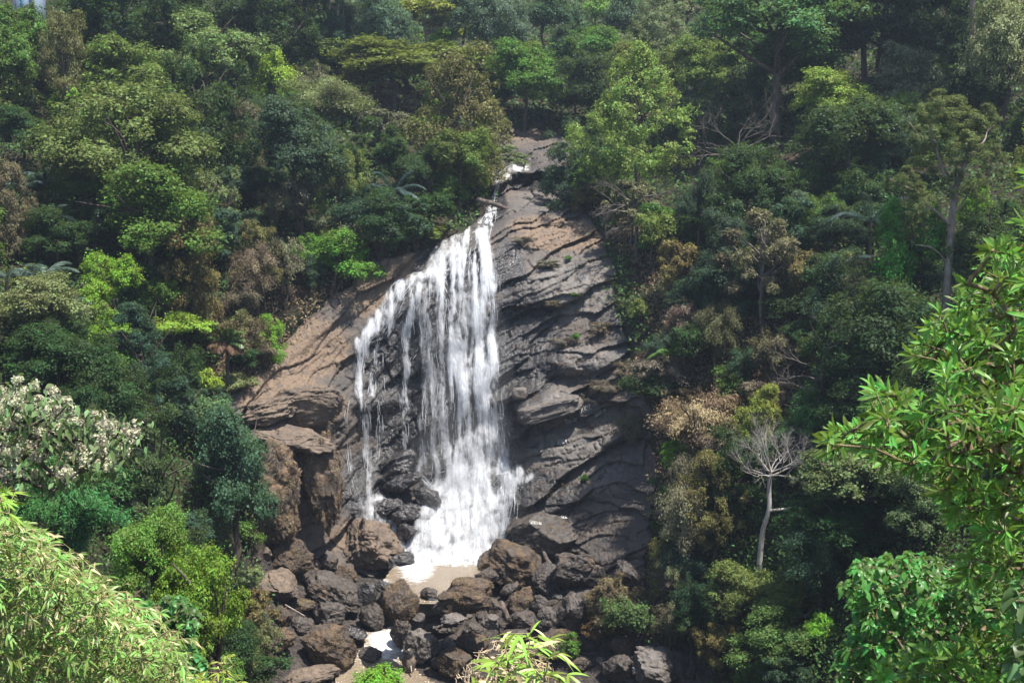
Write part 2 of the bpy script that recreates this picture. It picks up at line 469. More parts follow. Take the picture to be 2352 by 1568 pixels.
m_cliff, nt, out = newmat("cliff_rock"); g = NT(nt)
co = g.n('NewGeometry').outputs['Position']
n1 = g.noise(0.30, 6, 0.6, co); n2 = g.noise(1.6, 6, 0.65, co); n3 = g.noise(7.0, 5, 0.7, co)
strk = g.noise(2.2, 5, 0.6, g.mapping(co, (1, 1, 0.12)))
wet, warm, grey = g.attr('wet'), g.attr('warm'), g.attr('grey')
wn_ = g.ramp(g.math('ADD', wet, g.math('MULTIPLY', g.math('SUBTRACT', n2, 0.5), 0.7)), 0.28, 0.62)
dry = g.mix(g.ramp(n1, 0.4, 0.62), (0.100, 0.079, 0.063), (0.060, 0.053, 0.048))
dry = g.mix(g.math('MULTIPLY', grey, g.ramp(n2, 0.3, 0.6)), dry, (0.205, 0.186, 0.167))
wm = g.ramp(g.math('ADD', warm, g.math('MULTIPLY', g.math('SUBTRACT', n2, 0.5), 1.0)), 0.30, 0.75)
dry = g.mix(wm, dry, g.mix(g.ramp(n3, 0.35, 0.65), (0.205, 0.140, 0.088), (0.125, 0.088, 0.062)))
dry = g.mix(g.math('MULTIPLY', g.ramp(strk, 0.52, 0.68), 0.65), dry, (0.045, 0.042, 0.042))
dry = g.mix(g.math('MULTIPLY', g.ramp(n3, 0.60, 0.72), 0.5), dry, (0.14, 0.088, 0.050))
wetc = g.mix(g.ramp(n2, 0.35, 0.7), (0.020, 0.019, 0.020), (0.060, 0.052, 0.047))
col = g.mix(wn_, dry, wetc)
rough = g.math('SUBTRACT', 0.72, g.math('MULTIPLY', wn_, 0.48))
bmp = g.bump(g.math('ADD', g.math('MULTIPLY', n3, 0.45), n2), 0.8, 0.22)
bs = g.bsdf(col, rough, 0.5, bmp)
g.l(bs.outputs[0], out.inputs[0])
_h, _w = kx.shape
ii = np.arange(_h * _w).reshape(_h, _w)
KQ = np.stack([ii[:-1, :-1], ii[1:, :-1], ii[1:, 1:], ii[:-1, 1:]], -1)
keep = (kmask[:-1, :-1] + kmask[1:, :-1] + kmask[1:, 1:] + kmask[:-1, 1:]) > 0.02
KQ = KQ[keep]
used = np.zeros(_h * _w, bool); used[KQ.ravel()] = True
remap = np.cumsum(used) - 1
cliff = obj("cliff", mesh_np("cliff", KV.reshape(-1, 3)[used], remap[KQ], {k: (dm, v.ravel()[used]) for k, (dm, v) in kat.items()}, smooth=False), m_cliff)
tag(cliff, "dark wet layered rock face behind the waterfall with brown dry slabs at its sides", "cliff", kind='structure')
# ================================================================== WATER
m_foam, nt, out = newmat("white_water"); g = NT(nt)
bs = g.bsdf((0.90, 0.91, 0.93), 0.4, 0.4)
tr = g.n('BsdfTranslucent'); tr.inputs['Color'].default_value = (0.8, 0.83, 0.87, 1)
mx = g.n('MixShader'); mx.inputs[0].default_value = 0.45
g.l(bs.outputs[0], mx.inputs[1]); g.l(tr.outputs[0], mx.inputs[2]); g.l(mx.outputs[0], out.inputs[0])

m_veil, nt, out = newmat("water_veil"); g = NT(nt)
co = g.n('NewGeometry').outputs['Position']
st = g.noise(1.0, 6, 0.62, g.mapping(co, (2.4, 1.0, 0.30)))
st2 = g.noise(1.0, 4, 0.7, g.mapping(co, (7.0, 3.0, 2.4)))
fl = g.math('ADD', g.math('MULTIPLY', st, 0.65), g.math('MULTIPLY', st2, 0.35))
den = g.attr('dens')
al = g.ramp(g.math('ADD', den, g.math('MULTIPLY', g.math('SUBTRACT', fl, 0.5), 1.5)), 0.10, 1.0)
al = g.math('MULTIPLY', al, g.ramp(den, 0.0, 0.40))
dif = g.bsdf(g.mix(g.attr('tan'), (0.90, 0.91, 0.93), (0.72, 0.63, 0.48)), 0.5, 0.3, g.bump(fl, 0.8, 0.5))
tl = g.n('BsdfTranslucent'); tl.inputs['Color'].default_value = (0.9, 0.92, 0.95, 1)
dm = g.n('MixShader'); dm.inputs[0].default_value = 0.4; g.l(dif.outputs[0], dm.inputs[1]); g.l(tl.outputs[0], dm.inputs[2]); dif = dm
tr = g.n('BsdfTransparent')
mx = g.n('MixShader'); g.l(al, mx.inputs[0]); g.l(tr.outputs[0], mx.inputs[1]); g.l(dif.outputs[0], mx.inputs[2])
g.l(mx.outputs[0], out.inputs[0])

WR = np.random.RandomState(11)
# the hanging curtain: water leaves each ledge and drops plumb until it meets the rock again
_c = np.minimum(blur(CY, 6, 2) - 0.10, CY + 0.02) - 0.10
CUR = _c.copy()
for _i in range(1, CUR.shape[0]):
    CUR[_i] = np.minimum(_c[_i], CUR[_i - 1] + 0.012)
CUR = np.minimum(blur(CUR, 16, 2) - 0.15, CY - 0.04)
def curtain_Y(px, py):
    return bil(CUR, KX, KY, px, py)
def poly_interp(pl, n):
    pl = np.asarray(pl, float)
    L = np.concatenate([[0], np.cumsum(np.hypot(np.diff(pl[:, 0]), np.diff(pl[:, 1])))])
    s = np.linspace(0, L[-1], n)
    return np.stack([np.interp(s, L, pl[:, k]) for k in range(pl.shape[1])], 1), L[-1]
# water courses down the face: (x, y, half width) along the flow, strands, evenness, brightness of the veil
STREAMS = [
    # upper river
    ([(1215, 383, 5), (1185, 388, 16), (1160, 400, 15), (1143, 416, 9), (1138, 440, 5), (1132, 462, 8), (1128, 490, 10), (1120, 512, 15), (1106, 540, 22)], 700, 1.0),
    ([(1100, 452, 6), (1118, 462, 14), (1130, 478, 12)], 120, 1.0),
    ([(1108, 532, 18), (1088, 560, 40), (1075, 590, 56)], 500, .85),
    # crest fan
    ([(1078, 565, 46), (1062, 600, 64), (1050, 640, 78)], 900, .62),
    # main body and its two dense ropes
    ([(1070, 610, 66), (1068, 700, 72), (1066, 800, 78), (1066, 900, 80), (1068, 1000, 80), (1072, 1140, 72)], 1500, .50),
    ([(1105, 590, 26), (1112, 700, 30), (1112, 800, 30), (1108, 900, 28), (1112, 1000, 28), (1108, 1130, 26)], 1600, 1.0),
    ([(1010, 640, 10), (1030, 690, 16), (1045, 780, 22), (1055, 880, 24), (1056, 980, 28), (1060, 1140, 32)], 1100, .95),
    ([(985, 640, 30), (985, 720, 34), (990, 820, 26), (1000, 900, 24), (1010, 1000, 26), (1020, 1150, 26)], 700, .42),
    ([(1135, 680, 6), (1142, 760, 7), (1146, 860, 7), (1150, 960, 8), (1160, 1080, 14)], 160, .35),
    ([(975, 880, 8), (972, 960, 10), (975, 1060, 12)], 160, .4),
    # left arm along the ledge
    ([(1060, 618, 14), (1000, 625, 9), (950, 636, 8), (915, 665, 18), (890, 710, 22), (865, 745, 18), (838, 775, 13), (830, 800, 11)], 1000, .82),
    ([(940, 650, 16), (925, 690, 18), (900, 735, 16), (880, 765, 12)], 350, .40),
    ([(832, 790, 18), (830, 830, 12), (828, 870, 12), (824, 908, 14)], 420, .48),
    ([(868, 775, 8), (862, 800, 5), (858, 850, 5), (855, 905, 8)], 170, .48),
    ([(880, 790, 4), (880, 830, 3), (884, 900, 3)], 40, .2),
    ([(856, 916, 34), (858, 960, 34), (860, 1010, 32), (858, 1060, 24)], 420, .25),
    ([(836, 914, 8), (838, 980, 7), (842, 1050, 7), (848, 1110, 8), (855, 1160, 14)], 260, .5),
    ([(872, 918, 7), (875, 980, 8), (872, 1040, 10)], 170, .4),
    ([(800, 916, 6), (797, 960, 6), (800, 1020, 5), (805, 1080, 7)], 110, .3),
    ([(886, 920, 3), (882, 960, 3), (882, 1030, 3)], 50, .3),
    ([(790, 1000, 3), (800, 1060, 5), (812, 1120, 8), (830, 1170, 10)], 60, .3),
    # thin rope in the middle
    ([(960, 660, 14), (940, 720, 12), (932, 780, 9), (930, 820, 6), (936, 850, 6), (926, 880, 8), (930, 940, 9), (935, 1010, 11), (940, 1040, 12)], 620, .62),
    ([(960, 800, 5), (945, 822, 4), (934, 850, 6)], 60, .6),
    ([(945, 1040, 6), (955, 1060, 4), (965, 1090, 4), (985, 1110, 5), (1005, 1140, 8)], 110, .5),
    # foot of the left arm
    ([(858, 1150, 18), (870, 1172, 34), (900, 1195, 14), (920, 1230, 10), (938, 1275, 12)], 420, .7),
    ([(850, 1178, 30), (880, 1183, 18)], 120, .6),
    # spout on the right
    ([(1146, 955, 10), (1150, 985, 14), (1158, 1040, 18), (1166, 1090, 22)], 260, .4),
    # broad lower cascade
    ([(1150, 1085, 26), (1120, 1120, 60), (1075, 1170, 95), (1045, 1220, 100), (1025, 1295, 90)], 3600, 1.0),
    ([(1060, 1140, 60), (1000, 1180, 40), (965, 1230, 26), (955, 1290, 30)], 1500, 1.0),
    ([(1190, 1080, 14), (1160, 1120, 24), (1150, 1180, 16), (1120, 1210, 18), (1090, 1280, 26)], 600, .7),
    ([(1220, 1095, 10), (1180, 1110, 10), (1160, 1150, 10)], 120, .6),
    ([(1165, 1150, 6), (1160, 1200, 6), (1150, 1240, 6)], 60, .3),
]
strandV, strandQ, ofs = [], [], 0
wobx = kx + 7 * fbm(np.stack([kx / 26, ky / 60, kx * 0 + 4], -1), 3) + 4 * noise3(np.stack([kx / 9, ky / 22, kx * 0], -1))
woby = ky + 6 * fbm(np.stack([kx / 22, ky / 22, kx * 0 + 8], -1), 2)
DEN = np.zeros(kx.shape)
for pl, ns, veil in STREAMS:
    C, L = poly_interp(pl, 60)
    # veil density around this course
    for i in range(len(C)):
        r2 = ((wobx - C[i, 0]) ** 2 + (woby - C[i, 1]) ** 2) / (max(C[i, 2], 5) * 1.05) ** 2
        DEN = np.maximum(DEN, veil * np.clip(1.25 - r2, 0, 1) ** 0.6)
    C, L = poly_interp(pl, max(12, int(L / 5)))
    ns = int(ns * 0.05) + 3
    m = len(C)
    steep = L / max(1, m)
    K = 9
    t = np.clip(WR.normal(0, 0.55, ns), -1.15, 1.15)
    ln = WR.uniform(0.06, 0.30, ns) * min(1.0, 170.0 / L)
    s0_ = WR.uniform(-0.02, 1.0, ns)
    ss = np.clip(s0_[:, None] + ln[:, None] * np.linspace(0, 1, K)[None], 0, 1) * (m - 1.001)
    j = ss.astype(int); fr = ss - j
    cen = C[j] * (1 - fr[..., None]) + C[np.minimum(j + 1, m - 1)] * fr[..., None]
    tg = np.gradient(C[:, :2], axis=0); tg = nrm(tg)
    nx = np.stack([-tg[:, 1], tg[:, 0]], -1)
    nj = nx[j]
    nj[..., 0] = np.where(np.abs(tg[j][..., 1]) > 0.5, 1.0 * np.sign(nj[..., 0] + 1e-6), nj[..., 0])
    wob = np.cumsum(WR.normal(0, 0.55, (ns, K)), 1)
    off = t[:, None] * cen[..., 2]
    px = cen[..., 0] + nj[..., 0] * off + wob * 0.8
    py = cen[..., 1] + nj[..., 1] * off + wob * 0.2
    Yd = curtain_Y(px, py) - WR.uniform(0.0, 0.40, (ns, 1))
    P = at(px, py, Yd)
    wd = WR.uniform(0.008, 0.022, ns)[:, None] * np.sin(np.linspace(0.12, 3.02, K))[None] ** 0.6
    D = nrm(np.gradient(P, axis=1))
    sd = nrm(np.cross(D, np.array([0, 1.0, 0.15]) + WR.normal(0, .3, (ns, 1, 3))))
    dp = np.cross(sd, D)
    A = P + sd * wd[..., None]; B = P - sd * wd[..., None]; Cc = P - dp * (wd * 0.8)[..., None] * np.sign(dp[..., 1:2])
    V = np.stack([A, B, Cc], 2).reshape(-1, 3)
    b = ofs + (np.arange(ns)[:, None] * K + np.arange(K - 1)[None])[..., None] * 3
    k3 = np.arange(3)
    Q = np.stack([b + k3, b + (k3 + 1) % 3, b + 3 + (k3 + 1) % 3, b + 3 + k3], -1).reshape(-1, 4)
    strandV.append(V); strandQ.append(Q); ofs += len(V)
# the falls: sheet of water over the face, strands and drops on it
DEN = blur(DEN, 4)
fall = np.clip((1135 - ky + 0.25 * (kx - 1060)) / 40, 0, 1)
ux = kx + 9 * noise3(np.stack([kx / 40, ky / 80, kx * 0], -1))
stk = fbm(np.stack([ux / 15.0, ky / 130.0, kx * 0 + 2], -1), 3, .5) + .35 * fbm(np.stack([kx / 9.0, ky / 16.0, kx * 0 + 12], -1), 3)
trb = fbm(np.stack([kx / 16.0 + ky / 40, ky / 16.0, kx * 0 + 5], -1), 4, .6)
DEN = DEN * np.where(ky < 525, np.clip(.62 + 1.3 * fbm(np.stack([kx / 10.0, ky / 8.0, kx * 0 + 21], -1), 3), .05, 1.1), 1.0)
DEN = DEN * np.clip(.84 + .11 * (1 - fall) + (stk * 1.15) * fall + (trb * .55) * (1 - fall), .05, 1.25)
vs = at(kx, ky, CUR - 0.08 * DEN - 0.10 * np.abs(noise3(KW * np.array([1.8, 1.8, 0.25]))))
VQ = np.stack([ii[:-1, :-1], ii[1:, :-1], ii[1:, 1:], ii[:-1, 1:]], -1)
kp = (DEN[:-1, :-1] + DEN[1:, :-1] + DEN[1:, 1:] + DEN[:-1, 1:]) > 0.05
VQ = VQ[kp]
used = np.zeros(DEN.size, bool); used[VQ.ravel()] = True
remap = np.cumsum(used) - 1
tan = np.clip(fbm(KW / np.array([1.2, 3, 2.0]) + 40, 3) * 0.6, 0, 0.5) * np.clip((700 - ky) / 120, 0, 1) + 0.35 * np.clip((500 - ky) / 60, 0, 1) + 0.35 * np.clip(fbm(KW / 1.4 + 77, 3), 0, 1) * np.clip((ky - 1120) / 60, 0, 1)
waterfall = obj("waterfall", mesh_np("waterfall", vs.reshape(-1, 3)[used], remap[VQ], {'dens': ('POINT', DEN.ravel()[used]), 'tan': ('POINT', tan.ravel()[used])}, smooth=True), m_veil)
tag(waterfall, "tall white waterfall fanning down the dark cliff into the brown pool", "waterfall", kind='structure')
obj("strands", mesh_np("strands", np.concatenate(strandV), np.concatenate(strandQ)), m_foam, waterfall)
# a second, thinner veil of spray hanging in front of the first
D2 = np.clip(blur(DEN, 3, 2) * 0.60 * np.clip(.9 + .9 * fbm(np.stack([ux / 17.0, ky / 120.0, kx * 0 + 31], -1), 3), 0, 1.3), 0, .8)
vs2 = at(kx, ky, CUR - 0.42 - 0.25 * np.abs(noise3(KW * np.array([0.8, 0.8, 0.3]) + 5)))
kp = (D2[:-1, :-1] + D2[1:, :-1] + D2[1:, 1:] + D2[:-1, 1:]) > 0.10
VQ2 = np.stack([ii[:-1, :-1], ii[1:, :-1], ii[1:, 1:], ii[:-1, 1:]], -1)[kp]
used = np.zeros(DEN.size, bool); used[VQ2.ravel()] = True
remap = np.cumsum(used) - 1
obj("spray_veil", mesh_np("spray_veil", vs2.reshape(-1, 3)[used], remap[VQ2], {'dens': ('POINT', D2.ravel()[used]), 'tan': ('POINT', 0 * tan.ravel()[used])}, smooth=True), m_veil, waterfall)
# drops and spray clots: small tetrahedra thrown about the impact zones
def drops(n, cx, cy, sx, sy, up, rmin, rmax):
    px = WR.normal(cx, sx, n); py = WR.normal(cy, sy, n)
    Y = cliff_Ys(np.clip(px, 480, 1550), np.clip(py, 270, 1370)) - np.abs(WR.normal(0.2, up, n))
    P = at(px, py, Y); r = WR.uniform(rmin, rmax, n) ** 1.0
    q = nrm(WR.normal(size=(n, 4, 3))) * r[:, None, None] + P[:, None]
    b = np.arange(n)[:, None] * 4
    T = np.concatenate([b + np.array([[0, 1, 2]]), b + np.array([[0, 2, 3]]), b + np.array([[0, 3, 1]]), b + np.array([[1, 3, 2]])], 0)
    return q.reshape(-1, 3), T
parts = [drops(2600, 1060, 1150, 45, 30, .5, .012, .05), drops(2200, 1150, 1095, 22, 22, .4, .012, .05), drops(2500, 1010, 1240, 60, 35, .3, .012, .06),
         drops(500, 1150, 965, 10, 10, .3, .012, .05), drops(5000, 1070, 850, 55, 170, .5, .008, .024), drops(1500, 920, 780, 40, 90, .3, .008, .02), drops(500, 855, 1165, 25, 15, .3, .01, .04), drops(700, 860, 980, 35, 80, .2, .01, .025),
         drops(900, 1160, 1030, 18, 60, .3, .01, .03), drops(1600, 1040, 640, 60, 40, .2, .01, .035)]
V, T = join(parts)
obj("drops", mesh_np("drops", V, T), m_foam, waterfall)

# ---- pool below the falls
POOL_Z = 0.5
m_pool, nt, out = newmat("muddy_water"); g = NT(nt)
co = g.n('NewGeometry').outputs['Position']
rip = g.noise(1.0, 5, 0.62, g.mapping(co, (2.2, 5.5, 1)))
fo = g.attr('foam')
fn = g.noise(1.5, 7, 0.72, g.mapping(co, (1, 2.0, 1)), 0.6)
ff = g.ramp(g.math('ADD', fo, g.math('MULTIPLY', g.math('SUBTRACT', fn, 0.5), 1.1)), 0.42, 0.95)
wcol = g.mix(ff, g.mix(g.noise(0.6, 4, 0.6, co), (0.185, 0.140, 0.092), (0.270, 0.215, 0.150)), (0.82, 0.82, 0.82))
bs = g.bsdf(wcol, g.math('ADD', 0.12, g.math('MULTIPLY', ff, 0.4)), 0.5, g.bump(g.math('ADD', rip, g.math('MULTIPLY', fn, 0.5)), 0.9, 0.22))
g.l(bs.outputs[0], out.inputs[0])
def flat_water(name, label, cat, poly, z, foam, res=6.0):
    P = np.asarray(poly, float)
    gx = np.arange(P[:, 0].min(), P[:, 0].max() + res, res); gy = np.arange(P[:, 1].min(), P[:, 1].max() + res, res)
    X, Yy = np.meshgrid(gx, gy)
    ins = sdf(P, X, Yy)
    if z is None:
        W = at(X, Yy, terr_Y_s(X, Yy) - 0.25)
    else:
        W = at(X, Yy, depth_for_z(Yy, z))
        W[..., 2] = z
    i2 = np.arange(X.size).reshape(X.shape)
    Q = np.stack([i2[:-1, :-1], i2[1:, :-1], i2[1:, 1:], i2[:-1, 1:]], -1)
    kp = (ins[:-1, :-1] + ins[1:, 1:]) > -res
    Q = Q[kp]
    us = np.zeros(X.size, bool); us[Q.ravel()] = True
    rm = np.cumsum(us) - 1
    fv = foam(X, Yy)
    o = obj(name, mesh_np(name, W.reshape(-1, 3)[us], rm[Q], {'foam': ('POINT', fv.ravel()[us])}, smooth=True), m_pool)
    tag(o, label, cat, kind='structure')
    return o
TYS = blur(TY, 3)
def terr_Y_s(px, py):
    return bil(TYS, GX, GY, px, py)
def foam_pool(X, Y):
    a = np.clip(1.1 - (Y - 1268) / 40.0, 0, 1)
    b = np.clip(1.2 - np.hypot((X - 955) / 60, (Y - 1290) / 60), 0, 1) * 1.0
    c = np.clip(1.0 - np.hypot((X - 860) / 50, (Y - 1335) / 16), 0, 1) * 1.1
    return np.clip(np.maximum(np.maximum(a, b), c), 0, 1) + 0.12
flat_water("pool", "brown muddy plunge pool with white foam under the waterfall", "pool",
           [(880, 1335), (905, 1300), (930, 1230), (1120, 1230), (1125, 1300), (1110, 1345), (1060, 1375), (1000, 1385), (950, 1385), (895, 1365), (860, 1350)], POOL_Z, foam_pool, 3.0)
def foam_str(X, Y):
    return 0.50 + 0.55 * np.clip(1 - np.hypot((X - 890) / 60, (Y - 1478) / 45), 0, 1) + 0.75 * np.clip(1 - np.hypot((X - 975) / 45, (Y - 1390) / 45), 0, 1) - 0.3 * np.clip((Y - 1510) / 30, 0, 1)
flat_water("stream", "brown stream with white riffles running between the boulders", "stream",
           [(950, 1360), (1010, 1360), (1010, 1420), (960, 1450), (930, 1480), (950, 1540), (1010, 1580), (780, 1600), (770, 1530), (840, 1490), (830, 1455), (890, 1445), (930, 1420), (955, 1390)], None, foam_str)
# little rills between the stones
for k, (pts, lab) in enumerate([([(955, 1458), (958, 1475), (962, 1500)], "thin white rill dropping between two dark boulders beside the stream"),
                   ([(1445, 1530), (1455, 1536), (1470, 1545)], "white splash of water beside the big smooth boulder")]):
    pl, L = poly_interp(pts, 8)
    ps = []
    for q in range(9):
        px = pl[:, 0] + WR.normal(0, 4); py = pl[:, 1] + WR.normal(0, 2)
        ps.append(path_tube(at(px, py, terr_Y(px, py) - WR.uniform(0.3, 0.9)), [0.014] * 8, 4))
    V, Q = join(ps)
    tag(obj("rill", mesh_np("rill", V, Q), m_foam), lab, "rill", kind='structure')
# ================================================================== BOULDERS
def boulder_material(name, c_dark, c_light, c_moss, moss, rough):
    m, nt, out = newmat(name); g = NT(nt)
    geo = g.n('NewGeometry')
    co = g.n('TexCoord').outputs['Object']
    oi = g.n('ObjectInfo').outputs['Random']
    sh = g.n('VectorMath', operation='ADD'); g.l(co, sh.inputs[0])
    cb = g.n('CombineXYZ'); g.l(g.math('MULTIPLY', oi, 90.0), cb.inputs[0]); g.l(cb.outputs[0], sh.inputs[1])
    v = sh.outputs[0]
    n1 = g.noise(0.7, 5, 0.6, v); n2 = g.noise(3.2, 6, 0.68, v); n3 = g.noise(13.0, 4, 0.7, v)
    col = g.mix(g.ramp(n2, 0.35, 0.66), c_dark, c_light)
    mm = g.ramp(g.math('ADD', g.math('MULTIPLY', n1, 0.7), g.math('MULTIPLY', n2, 0.55)), 0.80 - moss * 0.42, 0.92 - moss * 0.42)
    mc = g.mix(g.ramp(n3, 0.38, 0.62), c_moss, tuple(min(1, x * 2.1) for x in c_moss))
    col = g.mix(mm, col, mc)
    col = g.mix(g.math('MULTIPLY', g.ramp(n3, 0.62, 0.74), 0.4), col, (0.26, 0.22, 0.18))
    h = g.math('ADD', g.math('MULTIPLY', n2, 0.8), g.math('MULTIPLY', g.math('MULTIPLY', n3, mm), 0.6))
    bs = g.bsdf(col, rough, 0.45, g.bump(h, 0.85, 0.14))
    g.l(bs.outputs[0], out.inputs[0])
    return m
RM = {
    'moss': boulder_material("mossy_boulder", (0.050, 0.039, 0.032), (0.112, 0.087, 0.069), (0.078, 0.052, 0.031), 0.55, 0.8),
    'dark': boulder_material("dark_boulder", (0.034, 0.028, 0.024), (0.090, 0.073, 0.061), (0.080, 0.055, 0.036), 0.34, 0.6),
    'wet': boulder_material("wet_boulder", (0.022, 0.021, 0.022), (0.060, 0.054, 0.052), (0.04, 0.032, 0.022), 0.15, 0.26),
    'grey': boulder_material("grey_boulder", (0.078, 0.067, 0.059), (0.160, 0.138, 0.121), (0.13, 0.10, 0.072), 0.25, 0.65),
    'tan': boulder_material("tan_boulder", (0.098, 0.072, 0.052), (0.185, 0.138, 0.099), (0.080, 0.064, 0.055), 0.40, 0.8),
    'fuzz': boulder_material("grass_clad_boulder", (0.075, 0.058, 0.047), (0.140, 0.106, 0.080), (0.120, 0.082, 0.050), 0.55, 0.9),
}
import bmesh
_bm = bmesh.new(); bmesh.ops.create_icosphere(_bm, subdivisions=6, radius=1.0)
ICO6 = (np.array([v.co[:] for v in _bm.verts]), np.array([[v.index for v in f.verts] for f in _bm.faces])); _bm.free()
_bm = bmesh.new(); bmesh.ops.create_icosphere(_bm, subdivisions=4, radius=1.0)
ICO4 = (np.array([v.co[:] for v in _bm.verts]), np.array([[v.index for v in f.verts] for f in _bm.faces])); _bm.free()
def rock_shape(seed, ico, cuts=15, lo=0.50, hi=0.95, rough=0.11, boxy=0.40, layer=0.0, frac=0.035):
    R = np.random.RandomState(seed)
    V, T = ico[0].copy(), ico[1]
    pw = 2.0 / (1.0 + boxy * 1.6)
    V = np.sign(V) * np.abs(V) ** pw
    V = V / np.abs(V).max(0)
    for _ in range(cuts):
        n = nrm(R.normal(size=3)); h = R.uniform(lo, hi)
        dd = V @ n - h
        V = V - n[None] * np.maximum(dd, 0)[:, None] * 0.93
    V = V / np.abs(V).max(0)
    dirn = nrm(V)
    o = R.uniform(-50, 50, 3)
    V = V + dirn * (rough * fbm(V * 1.7 + o, 5, 0.55))[:, None]
    if frac:                                              # broken into blocks along random joints
        S = R.uniform(-1, 1, (34, 3)); dS = ((V[:, None] * np.array([1, 1, 1.25]) - S[None]) ** 2).sum(-1)
        ca = dS.argmin(1); V = V + dirn * (R.uniform(-1, 1, 34)[ca] * frac)[:, None]
    # angular breaks: a few shallow steps and cracks
    sN = nrm(R.normal(size=3)); q = V @ sN * 2.4 + .5 * fbm(V * 1.3 + o, 2)
    V = V - dirn * (0.055 * np.clip(1 - np.abs(q - np.round(q)) / .06, 0, 1) * (noise3(V * 1.2 + o) > -.1))[:, None]
    q2 = np.floor(q + .5); V = V + dirn * (0.06 * np.sin(q2 * 9.1 + seed))[:, None]
    if layer:
        s = V[:, 2] * 5 + V[:, 0] * 1.2 + fbm(V * 1.5 + o, 2)
        V[:, :2] *= (1 - layer * (s - np.floor(s)))[:, None]
    V = V + dirn * (0.028 * fbm(V * 6 + o, 3))[:, None]
    V = V - (V.max(0) + V.min(0)) * 0.5
    return V / np.abs(V).max(0), T
def boulder(cx, cy, w, h, kind, label, seed, roll=0.0, name="boulder", cat="boulder", group=None, fwd=None, Y=None, dep=0.85, **kw):
    big = w > 34
    w, h = w * 1.15, h * 1.13
    V, T = rock_shape(seed, ICO6 if big else ICO4, **kw)
    yb = cy + h * 0.5
    if Y is None:
        Yg = float(terr_Y(cx, yb))
        if yb < 1445 and 840 < cx < 1140: Yg = min(Yg, float(depth_for_z(yb, POOL_Z)))
        if fwd is not None: Yg -= fwd
    else: Yg = Y
    mp = m_per_px(Yg)
    hw, hh = w * 0.5 * mp, h * 0.5 * mp
    hd = hw * dep if w < 2.2 * h else hw * 0.6
    Yc = Yg + hd * 0.35
    c = at(cx, cy, Yc)
    V = V * np.array([hw, hd, hh * 1.06])
    r = rad(roll); cr, sr = math.cos(r), math.sin(r)
    V = np.stack([V[:, 0] * cr - V[:, 2] * sr, V[:, 1], V[:, 0] * sr + V[:, 2] * cr], -1)
    base = V[:, 2].min()
    V = V - np.array([0, 0, base])
    o = obj(name, mesh_np(name, V, T, smooth=True), RM[kind])
    o.location = (c[0], c[1], c[2] + base)
    tag(o, label, cat, group)
    return o
